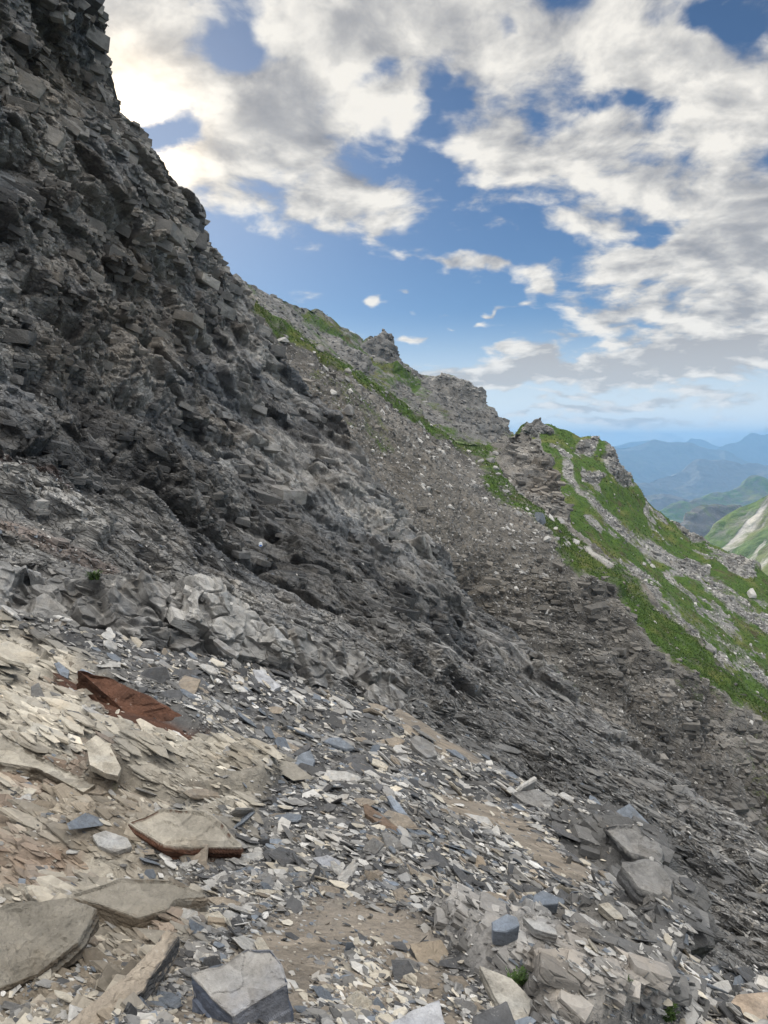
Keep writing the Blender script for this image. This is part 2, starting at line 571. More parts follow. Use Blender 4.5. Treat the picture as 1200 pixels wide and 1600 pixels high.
    T.put(bp.inputs['Height'], h)
    T.t.links.new(bp.outputs[0], b.inputs['Normal'])
    return m


M_NEAR = rock_material('near_rock', 2.6, 1.0, bdist=0.035, var=0.42, cracks=0.05)
M_CLIFF = rock_material('cliff_rock', 1.0, 1.0, bdist=0.16, var=0.50, cracks=.5)
M_FAR = rock_material('far_rock', 0.22, 0.9, bdist=0.5, var=0.35)
M_BACK = rock_material('ridge_rock', 0.10, 0.9, bdist=1.2, var=0.35)
M_STONE = rock_material('stone', 3.0, 0.8, bdist=0.012, var=0.32, strata=0.15, grassy=False, island=True)
M_HERO = rock_material('slab_stone', 5.0, 0.8, bdist=0.016, var=0.42, strata=0.5, cracks=0.0, grassy=False)
M_MTN = rock_material('mountain_cover', 0.008, 0.6, bdist=20, var=0.3, cracks=0.0)

DARK = np.array([0.085, 0.086, 0.089]); MID = np.array([0.195, 0.192, 0.186]); LIGHT = np.array([0.375, 0.367, 0.35])
BEIGE = np.array([0.445, 0.41, 0.345]); TAN = np.array([0.255, 0.220, 0.178]); RUST = np.array([0.095, 0.045, 0.028])
BROWN = np.array([0.205, 0.172, 0.132]); BLUE = np.array([0.125, 0.142, 0.165])


def strata(P, m, Ts, amps, seed, wob=.5):
    """beds cropping out: alternating hard (proud) and soft (cut back) layers along the normal m"""
    m = np.array(m, float); m /= np.linalg.norm(m)
    d = 0; tone = 0
    for k, (T_, a) in enumerate(zip(Ts, amps)):
        b = (P @ m) / T_ + wob * fbm(P / (T_ * 7), 3, seed + 10 * k) + .18 * fbm(P / (T_ * 1.6), 3, seed + 10 * k + 5)
        i = np.floor(b); f = b - i
        z = np.zeros(len(i), np.int32)
        h0 = h01(hsh(i.astype(np.int32), z, z, seed + k)); h1 = h01(hsh(i.astype(np.int32) + 1, z, z, seed + k))
        v = h0 + (h1 - h0) * sstep(f, .80, 1.0)
        mod = .55 + .9 * fbm(P / (T_ * 5), 3, seed + 10 * k + 7)
        d = d + a * (v - .5) * np.clip(mod, 0.1, 1.4)
        tone = tone + (v - .5) / (k + 1.3)
    return d, tone


# ------------------------------------------------------------------ cliff and middle slope
def shade_cliff(P, N, UV):
    w = UV + 14 * np.stack([fbm(P / 4, 3, 5), fbm(P / 4, 3, 9)], -1)
    d = 0
    dist = np.linalg.norm(P, axis=1)
    # how "cliffy" (upper wall) and how "slope" (lower right scree slope)
    lower = poly_mask(w, [(560, 960), (700, 1030), (800, 1040), (900, 1090), (1100, 1240), (1500, 1500), (1500, 1900), (900, 1900), (600, 1150), (520, 1030)], 45)
    ledges = poly_mask(w, [(-300, 690), (0, 700), (180, 760), (330, 870), (520, 960), (640, 1080), (600, 1150), (-300, 1100)], 25)
    rockm = 1 - 0.62 * lower
    CB = basis_from_normal((0.27, 0.04, 0.96), (1.0, 1.1, -0.32))
    b1, c1, e1 = blocks(P, CB, 7.0, 2.6, 21, (1.3, 1.0, 0.6), tilt=1.2, step=.8, soft=.35)
    b2, c2, e2 = blocks(P, CB, 2.6, 1.5, 22, (1.8, 1.2, 0.7), groove=.3, soft=.14)
    b3, c3, e3 = blocks(P, BED, 1.0, 0.45, 23, (2.4, 1.3, 0.55), groove=.35, soft=.10)
    b4, c4, e4 = blocks(P, BED, 0.40, 0.20, 24, (2.4, 1.2, 0.6), groove=.35, soft=.12)
    near = sstep(dist, 10, 26)
    d = b1 * rockm * near * (1 - .7 * ledges) + b2 * rockm * (0.25 + .75 * near) * (1 - .5 * ledges) + b3 * (0.8 - .35 * lower) * (.4 + .6 * near) + b4 * (.9 - .3 * lower)
    d = d + 0.7 * fbm(P / 9, 2, 31) * near
    # parallel strata ribs across the lower slope
    tr, tk = terraces(P, BED, 3.2, 0.10, 9, 41, (2.2, 1.0, 0.5))
    d = d + tr * (0.4 + 0.6 * lower + .8 * ledges) * (0.35 + 0.65 * near)
    rid = np.abs(fbm(P @ BED.T / np.array([3.0, 1.2, .5]), 4, 47))
    d = d - 0.35 * (1 - sstep(rid, 0, .12)) * (0.3 + .7 * near)
    s1, t1 = strata(P, BED[2], (4.2, 1.4, .5), (2.4, .95, .34), 1201)
    s2, t2 = strata(P, CB[2], (4.5, 1.7, .6), (2.5, 1.3, .5), 1251)
    up = 1 - poly_mask(w, [(-300, 600), (200, 620), (420, 560), (700, 700), (1500, 1100), (1500, 2000), (-300, 2000)], 70)
    d = d + (s1 * (1 - up) * (.45 + .55 * near) + s2 * up)
    v = (0.30 * c1 + .28 * c2 + .22 * c3 + .12 * c4) + .30 * (t1 * (1 - up) + t2 * up) + .04
    v = sstep(v, 0.26, 0.76)
    col = DARK * 0.80 * (1 - v[:, None]) + LIGHT * 0.90 * v[:, None]
    lit = poly_mask(w, [(0, 0), (330, 300), (330, 420), (200, 640), (100, 560), (0, 350)], 60)  # zone of browner rock on the upper wall
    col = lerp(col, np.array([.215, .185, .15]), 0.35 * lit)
    bl = sstep(fbm(P / 5, 4, 61), 0.05, 0.35) * (1 - lower)
    col = lerp(col, BLUE * 0.85, 0.55 * bl)
    ru = sstep(fbm(P / 3.2 + 40, 4, 62), 0.22, 0.42)
    col = lerp(col, BROWN, 0.35 * ru)
    yel = poly_mask(w, [(180, 500), (300, 490), (300, 560), (180, 560)], 30) + poly_mask(w, [(60, 110), (150, 130), (140, 190), (50, 170)], 30)
    col = lerp(col, TAN * .95, 0.5 * np.clip(yel, 0, 1))
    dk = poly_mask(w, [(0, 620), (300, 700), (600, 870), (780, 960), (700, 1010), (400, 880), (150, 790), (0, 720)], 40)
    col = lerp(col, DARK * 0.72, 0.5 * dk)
    col = lerp(col, MID * 0.95 + 0.02 * c3[:, None], 0.65 * lower)
    col = col * (1 + .55 * np.clip(t1, -.9, .9) * (1 - up))[:, None]
    pale = line_mask(w, [(-50, 715), (0, 735), (60, 765), (110, 790), (160, 820)], 16) 
    col = lerp(col, LIGHT * 1.15, 0.8 * pale)
    d = d + 0.5 * pale
    rst = line_mask(w, [(0, 705), (60, 735), (110, 760)], 6) + line_mask(w, [(10, 810), (60, 830), (150, 865), (175, 880)], 14)
    col = lerp(col, RUST * 1.5, 0.40 * np.clip(rst, 0, 1))
    col = lerp(col, MID * 1.1, .35 * ledges * (1 - np.clip(rst + pale, 0, 1)))
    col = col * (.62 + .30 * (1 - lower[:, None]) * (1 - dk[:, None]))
    wh = sstep(fbm(P / 2.2 + 7, 5, 64), .18, .34) * (1 - lower)
    col = lerp(col, LIGHT * .95, .28 * wh)
    grass = np.zeros(len(P))
    grass += 0.48 * line_mask(w, [(825, 985), (870, 1030), (910, 1070), (960, 1110)], 14)
    grass += 0.45 * line_mask(w, [(390, 480), (430, 520)], 8)
    return d, col, grass


cliff_pairs = [
    ((110, -500), (-700, -500)), ((128, -300), (-640, -300)), ((150, -90), (-600, -60)), ((160, 0), (-580, 0)), ((176, 40), (-560, 60)), ((190, 110), (-520, 140)),
    ((196, 175), (-480, 240)), ((228, 205), (-440, 320)), ((262, 235), (-400, 400)), ((285, 290), (-380, 500)),
    ((315, 340), (-340, 600)), ((350, 403), (-300, 720)), ((388, 470), (-260, 840)), ((440, 560), (-160, 960)),
    ((505, 630), (-40, 1020)), ((560, 700), (60, 1040)), ((600, 770), (150, 1060)), ((650, 835), (240, 1080)),
    ((700, 890), (330, 1090)), ((760, 945), (420, 1110)), ((830, 1008), (520, 1140)), ((880, 1065), (590, 1170)),
    ((950, 1118), (660, 1230)), ((1030, 1190), (730, 1290)), ((1100, 1250), (810, 1370)), ((1200, 1318), (900, 1480)),
    ((1330, 1395), (1020, 1640)), ((1560, 1500), (1330, 1900))]
cliff_ctrl = [(110, -500, 40), (170, 50, 47), (190, 130, 48), (285, 290, 55), (350, 403, 68), (440, 560, 74), (560, 700, 70), (650, 835, 63), (760, 945, 57), (830, 1010, 54),
              (950, 1120, 45), (1100, 1250, 38), (1200, 1320, 34), (1560, 1500, 27), (0, -400, 32), (0, 0, 31), (0, 300, 27), (0, 500, 22.5), (0, 700, 17),
              (0, 870, 13.2), (-200, 900, 11), (-400, 0, 19), (-700, -500, 16), (200, 500, 36), (200, 700, 27), (400, 850, 31), (500, 750, 48), (330, 930, 17.5),
              (600, 900, 41), (600, 1035, 20), (480, 985, 18.5), (150, 885, 14.4), (700, 1000, 38), (700, 1100, 26), (800, 1200, 22), (900, 1300, 19),
              (1000, 1400, 16), (1100, 1600, 11.5), (1330, 1900, 7.5), (300, 1070, 15)]
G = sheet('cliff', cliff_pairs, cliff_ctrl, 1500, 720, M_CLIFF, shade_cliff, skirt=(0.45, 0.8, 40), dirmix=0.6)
tag(G.o, kind='structure')


# ------------------------------------------------------------------ grey ledge band
def shade_ledge(P, N, UV):
    q = P @ BED.T
    w = UV + 8 * np.stack([fbm(P / 1.2, 3, 5), fbm(P / 1.2, 3, 9)], -1)
    I3 = basis_from_normal((0.1, -0.1, 1), (1, 0, -.25))
    b1, c1, _ = blocks(P, I3, 1.7, 0.60, 71, (1.0, 1.0, 1.2), tilt=1.2, soft=.08, groove=.25)
    b2, c2, _ = blocks(P, I3, 0.6, 0.26, 72, (.8, 1.0, 1.4), soft=.08, groove=.25)
    b3, c3, _ = blocks(P, BED, 0.25, 0.09, 75, (1.4, 1.0, .5))
    fl = fbm(np.stack([P[:, 0] * 2.6 + P[:, 2] * 1.4, P[:, 1] * 1.2, P[:, 2] * 0.8], -1), 5, 73)
    d = b1 + b2 + b3 * 1.6 + 0.05 * fl + 0.03 * fbm(P * 5, 3, 74)
    v = sstep(0.5 * c1 + .3 * c2 + .5 * (fl * .5 + .5) - .15, .2, .8)
    col = MID * 1.0 * (1 - v[:, None]) + LIGHT * 1.15 * v[:, None]
    vein = np.abs(fbm(np.stack([P[:, 0] * 1.8 + P[:, 2] * 2.2, P[:, 1], P[:, 2] * .9], -1), 4, 79))
    col = lerp(col, LIGHT * 1.35, .6 * (1 - sstep(vein, .01, .05))) * .74
    return d, col, np.zeros(len(P))


ledge_pairs = [((-400, 760), (-400, 940)), ((-150, 832), (-150, 962)), ((-60, 850), (-60, 985)), ((0, 868), (0, 985)), ((60, 880), (60, 985)), ((100, 886), (100, 990)), ((170, 890), (170, 1006)),
               ((240, 905), (240, 1025)), ((330, 930), (330, 1040)), ((400, 965), (400, 1055)), ((480, 985), (480, 1075)),
               ((540, 1003), (540, 1090)), ((600, 1028), (600, 1108)), ((622, 1060), (630, 1118)), ((640, 1095), (645, 1125))]
L = sheet('rock_ledge', ledge_pairs, [(-400, 760, 9), (0, 870, 11.3), (0, 985, 10.4), (170, 890, 12.3), (170, 1000, 11.4), (330, 930, 13.6), (330, 1030, 12.6), (480, 985, 15),
                                      (480, 1070, 14), (620, 1050, 16.6), (630, 1115, 15.2)], 900, 150, M_NEAR, shade_ledge, skirt=(0.16, 0.35, 30), dirmix=0.5)
tag(L.o, kind='structure')

# ------------------------------------------------------------------ near ground
UP_F = np.array((0.16, -0.22, 0.96)); UP_F /= np.linalg.norm(UP_F)
Z_BEIGE = [(-400, 960), (0, 975), (90, 1010), (200, 1090), (330, 1175), (420, 1190), (460, 1240), (400, 1280), (375, 1340), (250, 1300), (120, 1200), (60, 1190), (0, 1170), (-400, 1150)]
Z_BROWN = [(-500, 1150), (0, 1170), (120, 1200), (230, 1290), (240, 1350), (330, 1400), (320, 1470), (280, 1500), (200, 1620), (120, 1750), (-500, 1750)]
Z_TAN = [(330, 1520), (420, 1440), (500, 1415), (600, 1425), (680, 1470), (700, 1560), (760, 1620), (780, 1750), (420, 1750), (250, 1600)]
Z_TAN2 = [(640, 1245), (720, 1240), (800, 1270), (880, 1330), (950, 1375), (900, 1385), (800, 1330), (700, 1290)]
Z_TAN3 = [(610, 1090), (660, 1115), (700, 1150), (760, 1190), (745, 1205), (690, 1175), (620, 1115)]
Z_QUARTZ = [(680, 1450), (740, 1440), (860, 1455), (950, 1470), (1010, 1480), (1080, 1570), (1060, 1640), (860, 1640), (800, 1560), (720, 1520)]
Z_EDGE = [(860, 1290), (930, 1280), (1010, 1325), (1060, 1380), (1075, 1480), (1030, 1500), (1000, 1440), (960, 1370)]


def near_zones(w):
    z = {}
    z['beige'] = poly_mask(w, Z_BEIGE, 14)
    z['brown'] = poly_mask(w, Z_BROWN, 16)
    z['tan'] = np.maximum(poly_mask(w, Z_TAN, 14), np.maximum(poly_mask(w, Z_TAN2, 8), poly_mask(w, Z_TAN3, 6)))
    z['quartz'] = poly_mask(w, Z_QUARTZ, 12)
    z['edge'] = poly_mask(w, Z_EDGE, 12)
    return z


def shade_near(P, N, UV):
    dist = np.linalg.norm(P, axis=1)
    k = np.clip(dist / 6.0, 0.3, 1.6)
    w = UV + 12 * np.stack([fbm(P / 0.7 / k.mean(), 4, 5), fbm(P / 0.7, 4, 9)], -1)
    z = near_zones(w)
    rock = np.clip(z['beige'] + z['brown'] + z['quartz'] + z['edge'], 0, 1)
    sn, tn_ = strata(P, BED[2], (.55, .20, .07), (.26, .12, .045), 1301)
    t1, k1 = terraces(P, BED, 2.2, 0.055, 9, 81, (1.8, 0.8, 1.2))
    t2, k2 = terraces(P, BED, 0.8, 0.020, 7, 82, (1.8, 0.8, 1.2))
    b1, c1, e1 = blocks(P, BED, 1.3, 0.34, 83, (1.7, .9, 0.6), tilt=.8)
    b2, c2, e2 = blocks(P, BED, 0.42, 0.10, 84, (1.9, .9, 0.5), tilt=.7)
    b3, c3, e3 = blocks(P, BED, 0.14, 0.030, 85, (1.9, .9, 0.5))
    far = sstep(dist, 2, 8)
    d = t1 * (0.25 + .75 * far) * (0.35 + .65 * rock) + t2 * (0.5 + .5 * rock)
    d = d + b1 * rock * (.35 + .65 * far) * 1.2 + b2 * (0.25 + .75 * rock) * (.3 + .7 * far) + b3 * (.5 + .5 * rock)
    d = d + sn * (.12 + .88 * rock) * (.3 + .7 * far)
    d = d + 0.30 * fbm(P / 3.0, 3, 86) * far + 0.03 * fbm(P * 2.5, 4, 87)
    tanm = z['tan']
    d = d * (1 - .70 * tanm)
    qz = z['quartz']
    d = d + qz * (0.12 + 0.13 * fbm(P * 2.2, 4, 88) + 0.05 * np.abs(fbm(P * 7, 3, 89)))
    d = d + z['edge'] * (0.18 + 0.22 * fbm(P * 0.8, 3, 90))
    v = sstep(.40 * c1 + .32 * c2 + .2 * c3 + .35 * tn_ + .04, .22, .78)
    col = DARK * .75 * (1 - v[:, None]) + MID * .85 * v[:, None]  # base colour darkened, painting contact shade into gaps between the loose stones
    bcol = BEIGE * .62 * (1 - v[:, None]) + BEIGE * 1.12 * v[:, None]
    col = col * (1 - z['beige'][:, None]) + bcol * z['beige'][:, None]
    brc = BROWN * 1.0 * (1 - v[:, None]) + BEIGE * .82 * v[:, None]
    col = col * (1 - z['brown'][:, None]) + brc * z['brown'][:, None]
    # rusty joint faces
    jr = sstep(fbm(P @ BED.T / np.array([.9, .35, .3]), 4, 91), .18, .34) * np.clip(z['brown'] * .9 + z['beige'] * .25, 0, 1)
    col = lerp(col, RUST * 1.9, .35 * jr)
    tc = TAN * (1 + .18 * fbm(P * 1.5, 4, 92)[:, None])
    col = col * (1 - tanm[:, None]) + tc * tanm[:, None]
    q1 = sstep(fbm(P * 2.4, 4, 93), -.05, .25); q2 = sstep(fbm(P * 1.6 + 9, 4, 94), .12, .35)
    qc = MID[None] * (1 - q1[:, None]) + np.array([.42, .405, .385])[None] * q1[:, None]
    qc = lerp(qc, (.32, .27, .215), .35 * q2) * .85
    col = col * (1 - qz[:, None]) + qc * qz[:, None]
    col = lerp(col, MID * .8, .5 * z['edge'])
    # the rusty joint face below the ledge: a step in the ground
    R1 = [(85, 1038), (150, 1052), (230, 1094), (300, 1130), (322, 1152), (318, 1162), (230, 1150), (190, 1126), (150, 1086), (100, 1056)]
    m1 = poly_mask(w * .25 + UV * .75, R1, 4)
    up = poly_mask(UV, [(60, 1000), (180, 1000), (330, 1080), (345, 1160), (322, 1152), (300, 1126), (230, 1090), (150, 1048), (92, 1036)], 7)
    col = lerp(col, RUST * 1.0, m1)
    d = d * (1 - .85 * m1) + 0.22 * up * (1 - m1) - 0.10 * m1
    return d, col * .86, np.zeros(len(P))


near_pairs = [((-700, 880), (-900, 1700)), ((-300, 935), (-500, 1700)), ((-100, 958), (-200, 1700)), ((0, 972), (-80, 1700)), ((150, 990), (60, 1700)), ((330, 1020), (210, 1700)), ((480, 1052), (310, 1700)),
              ((600, 1090), (400, 1700)), ((640, 1112), (450, 1700)), ((700, 1148), (520, 1700)), ((760, 1185), (590, 1700)), ((860, 1243), (690, 1700)),
              ((940, 1283), (780, 1700)), ((1010, 1328), (860, 1700)), ((1045, 1385), (930, 1700)), ((1056, 1445), (990, 1700)), ((1072, 1500), (1050, 1700)),
              ((1095, 1540), (1110, 1700)), ((1150, 1548), (1180, 1700)), ((1250, 1560), (1300, 1700)), ((1500, 1590), (1600, 1700))]
near_ctrl = [(0, 972, 10.3), (330, 1020, 12.3), (600, 1090, 14.6), (760, 1185, 12.3), (940, 1283, 9), (1045, 1385, 6.8), (1060, 1470, 5.2), (1090, 1540, 4.3),
             (1250, 1560, 4.3), (0, 1600, 2.0), (0, 1300, 4.2), (300, 1300, 4.8), (300, 1500, 2.6), (600, 1600, 2.2), (600, 1420, 3.6), (600, 1250, 6.5),
             (900, 1500, 3.5), (900, 1600, 2.7), (1200, 1650, 3.3), (0, 1100, 7.2), (300, 1130, 8.2), (900, 1350, 6.3), (-300, 1300, 4), (-900, 1700, 1.8), (0, 1700, 1.65),
             (1500, 1700, 3.2), (450, 1150, 9.6), (-700, 880, 9)]
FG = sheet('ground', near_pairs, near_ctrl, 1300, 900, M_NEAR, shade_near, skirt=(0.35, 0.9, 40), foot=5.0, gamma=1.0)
tag(FG.o, kind='structure')


# ------------------------------------------------------------------ gully wall, scree and grassy rib
H_GRASS_LINES = [([(385, 482), (430, 520), (480, 547), (540, 575), (600, 615), (650, 652), (700, 678), (760, 694)], 10, .74),
                 ([(500, 590), (560, 640), (600, 700)], 14, .33), ([(530, 590), (560, 660)], 10, .3)]
H_GRASS_POLYS = [([(745, 690), (790, 690), (800, 740), (850, 790), (880, 830), (930, 880), (880, 880), (850, 830), (800, 800), (760, 760)], 10, .66),
                 ([(870, 810), (905, 850), (960, 890), (1000, 930), (1060, 985), (1120, 1040), (1200, 1105), (1400, 1250), (1400, 1330), (1200, 1120), (1130, 1090), (1040, 1040), (980, 960), (900, 900), (860, 870)], 10, .80),
                 ([(1030, 1040), (1100, 1070), (1110, 1130), (1060, 1120), (1020, 1080)], 16, .5),
                 ([(1100, 1080), (1300, 1180), (1300, 1500), (1200, 1330)], 60, .30)]


def shade_gully(P, N, UV):
    w = UV + 12 * np.stack([fbm(P / 16, 4, 5), fbm(P / 16, 4, 9)], -1)
    crag = poly_mask(w, [(780, 690), (800, 665), (850, 680), (890, 790), (870, 800), (830, 775), (790, 740)], 9)
    scree = poly_mask(w, [(440, 560), (520, 600), (620, 680), (720, 740), (800, 830), (900, 930), (760, 950), (600, 800)], 35)
    wall = poly_mask(w, [(620, 880), (760, 880), (900, 900), (980, 960), (1050, 1050), (1200, 1130), (1400, 1300), (1200, 1500), (800, 1200), (600, 950)], 30)
    outc = poly_mask(w, [(950, 850), (1010, 860), (1015, 905), (975, 900)], 6)
    HB = basis_from_normal((0.15, -0.2, 0.97), (1, 0, -0.05))
    b1, c1, _ = blocks(P, HB, 26, 9, 101, (1.5, 1, .5))
    b2, c2, _ = blocks(P, HB, 10, 3.6, 102, (1.8, 1, .4))
    b3, c3, _ = blocks(P, HB, 4.0, 2.0, 103, (1.8, 1, .45), groove=.3)
    b4, c4, _ = blocks(P, HB, 1.5, 0.9, 104, (1.5, 1, .5), groove=.3)
    roughness = np.clip(0.20 + .8 * wall + 1.1 * crag + outc - .15 * scree, 0.06, 1.4)
    grass = np.zeros(len(P))
    for l, wd, a in H_GRASS_LINES: grass = np.maximum(grass, a * line_mask(w, l, wd))
    for pl, sf, a in H_GRASS_POLYS: grass = np.maximum(grass, a * poly_mask(w, pl, sf))
    grass = grass + .30 * fbm(P / 7, 4, 131) * (grass > .15)
    grass = grass * (1 - .9 * crag) * (1 - outc)
    gs = 1 - .7 * sstep(grass, .4, .7)
    d = (b1 * .6 * (wall + crag * .6) + b2 * roughness + b3 * (roughness * .7 + .12) + b4 * (.5 + .3 * roughness)) * gs
    d = d + 3.0 * fbm(P / 30, 3, 105) + 0.8 * fbm(P / 5, 4, 106)
    tr, _ = terraces(P, HB, 25, 0.9, 8, 107, (2.5, 1.2, .6))
    d = d + tr * wall * gs
    for pl in ([(625, 905), (760, 915), (850, 925), (960, 930)], [(780, 970), (850, 985), (930, 990)], [(830, 1010), (900, 1025), (960, 1040)]):
        lm = line_mask(w * .4 + UV * .6, pl, 9)
        d = d + 1.8 * lm
    v = sstep(.3 * c1 + .3 * c2 + .25 * c3 + .15 * c4, .25, .75)
    col = MID * .62 * (1 - v[:, None]) + LIGHT * .78 * v[:, None]
    sc = MID * 0.98 * (1 + .12 * fbm(P / 3, 4, 108)[:, None]) * np.array([1.03, 1.0, .95])
    col = col * (1 - scree[:, None]) + sc * scree[:, None]
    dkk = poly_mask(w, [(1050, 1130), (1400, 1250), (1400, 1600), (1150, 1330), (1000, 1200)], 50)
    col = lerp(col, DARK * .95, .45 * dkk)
    cg = fbm(P / 9 + 3, 3, 109)
    col = col * (1 - crag[:, None]) + (MID * 1.35 * (1 + .3 * c3[:, None])) * crag[:, None]
    tn = poly_mask(w, [(830, 700), (870, 730), (875, 770), (845, 760), (830, 730)], 8)
    col = lerp(col, TAN * .85, .5 * tn)
    pale = line_mask(w, [(912, 865), (925, 880), (940, 892)], 7)
    col = lerp(col, (.55, .55, .53), .8 * pale)
    d = d + 1.3 * crag * sstep(cg, -.2, .4)
    col = col * np.array([.645, .62, .588])
    return d, col, grass * (1 - pale)


gully_pairs = [((200, 344), (200, 500)), ((300, 399), (240, 560)), ((345, 439), (290, 640)), ((372, 466), (320, 700)), ((420, 506), (360, 760)), ((480, 541), (400, 820)), ((530, 562), (440, 870)),
               ((560, 580), (480, 910)), ((620, 621), (540, 960)), ((680, 665), (600, 1010)), ((735, 686), (650, 1060)), ((772, 690), (680, 1090)), ((790, 680), (700, 1105)),
               ((806, 668), (710, 1115)), ((822, 668), (725, 1130)), ((845, 684), (745, 1150)), ((862, 712), (760, 1170)), ((874, 748), (780, 1190)), ((884, 782), (800, 1210)),
               ((895, 815), (830, 1230)), ((920, 855), (870, 1250)), ((960, 888), (920, 1270)), ((1000, 925), (970, 1300)), ((1060, 982), (1040, 1340)), ((1120, 1037), (1110, 1390)),
               ((1200, 1102), (1200, 1440)), ((1450, 1320), (1450, 1600))]
gully_ctrl = [(200, 330, 170), (345, 425, 150), (440, 520, 150), (560, 572, 170), (680, 655, 190), (790, 680, 205), (850, 700, 195), (885, 790, 180), (960, 888, 160), (1060, 982, 145), (1200, 1102, 128),
              (1450, 1320, 110), (400, 560, 120), (500, 650, 118), (650, 800, 118), (760, 800, 150), (850, 850, 150), (760, 940, 118), (900, 950, 128), (1000, 1050, 110), (1200, 1250, 90),
              (900, 1150, 85), (700, 1000, 95), (400, 800, 95), (200, 500, 110), (1450, 1600, 70)]
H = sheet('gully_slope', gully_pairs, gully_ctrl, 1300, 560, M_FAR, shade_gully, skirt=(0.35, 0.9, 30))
tag(H.o, kind='structure')


# ------------------------------------------------------------------ right grassy spur
def shade_spur(P, N, UV):
    w = UV + 9 * np.stack([fbm(P / 22, 4, 15), fbm(P / 22, 4, 19)], -1)
    scree = np.maximum(poly_mask(w, [(872, 700), (890, 715), (905, 760), (960, 805), (1040, 857), (1110, 900), (1210, 965), (1400, 1070), (1400, 1100), (1200, 988), (1100, 922), (1030, 874), (940, 815), (885, 755)], 6),
                       line_mask(w, [(900, 850), (980, 900), (1060, 960), (1200, 1060)], 17) * .6)
    rocks = np.maximum.reduce([poly_mask(w, [(812, 672), (825, 655), (845, 655), (858, 668), (840, 685)], 4), poly_mask(w, [(940, 695), (965, 712), (990, 755), (975, 755), (945, 735)], 7),
                               poly_mask(w, [(905, 695), (930, 688), (930, 715), (905, 712)], 5), poly_mask(w, [(1130, 870), (1160, 868), (1180, 890), (1170, 905), (1140, 895)], 8),
                               poly_mask(w, [(1060, 875), (1115, 885), (1110, 900), (1060, 895)], 4), poly_mask(w, [(912, 735), (945, 745), (940, 755), (912, 750)], 4),
                               poly_mask(w, [(1050, 810), (1075, 808), (1110, 848), (1085, 842)], 4)])
    HB = basis_from_normal((0.3, -0.1, 0.97), (1, 0, -0.3))
    b2, c2, _ = blocks(P, HB, 14, 5, 112, (1.3, 1, .7))
    b3, c3, _ = blocks(P, HB, 5.0, 2.2, 113, (1.3, 1, .7))
    b4, c4, _ = blocks(P, HB, 2.0, 1.0, 114, (1.3, 1, .7))
    rk = np.clip(rocks, 0, 1)
    grass = .95 * (1 - .95 * rk) * (1 - .8 * scree * (.55 + .45 * sstep(fbm(P / 12, 3, 118), -.3, .2)))
    grass = grass - .55 * sstep(fbm(P / 9, 4, 132), .16, .36)
    d = b2 * rk * .9 + b3 * (rk * .9 + .15 * scree) + b4 * (.9 * rk + .6 * scree + .08)
    d = d + 3.5 * fbm(P / 35, 3, 115) + 1.0 * fbm(P / 7, 4, 116)
    v = .4 * c2 + .35 * c3 + .25 * c4
    col = MID * .75 * (1 - v[:, None]) + LIGHT * 1.0 * v[:, None]
    col = lerp(col, LIGHT * .95, .35 * scree) * .78
    return d, col, grass


spur_pairs = [((700, 720), (720, 760)), ((790, 690), (790, 850)), ((810, 668), (800, 880)), ((822, 657), (810, 890)), ((838, 654), (820, 900)), ((852, 662), (830, 920)), ((866, 668), (840, 940)), ((885, 674), (855, 960)),
              ((905, 687), (870, 980)), ((925, 686), (890, 1000)), ((942, 695), (910, 1010)), ((962, 715), (930, 1030)), ((985, 748), (960, 1050)), ((1010, 775), (990, 1070)), ((1050, 808), (1030, 1090)),
              ((1090, 836), (1070, 1120)), ((1112, 848), (1100, 1130)), ((1140, 864), (1130, 1150)), ((1165, 872), (1160, 1170)), ((1180, 895), (1185, 1190)), ((1200, 908), (1210, 1210)), ((1260, 960), (1270, 1250)), ((1500, 1100), (1500, 1400))]
spur_ctrl = [(790, 690, 290), (838, 655, 300), (905, 687, 300), (942, 695, 300), (1010, 775, 300), (1090, 836, 310), (1165, 872, 300), (1200, 908, 280), (1500, 1100, 260), (850, 800, 215), (950, 850, 220),
             (1050, 950, 205), (1200, 1050, 205), (900, 1000, 170), (1200, 1200, 165), (1500, 1400, 150)]
R = sheet('grassy_slope', spur_pairs, spur_ctrl, 800, 460, M_FAR, shade_spur, skirt=(0.4, 0.9, 24))
tag(R.o, kind='structure')


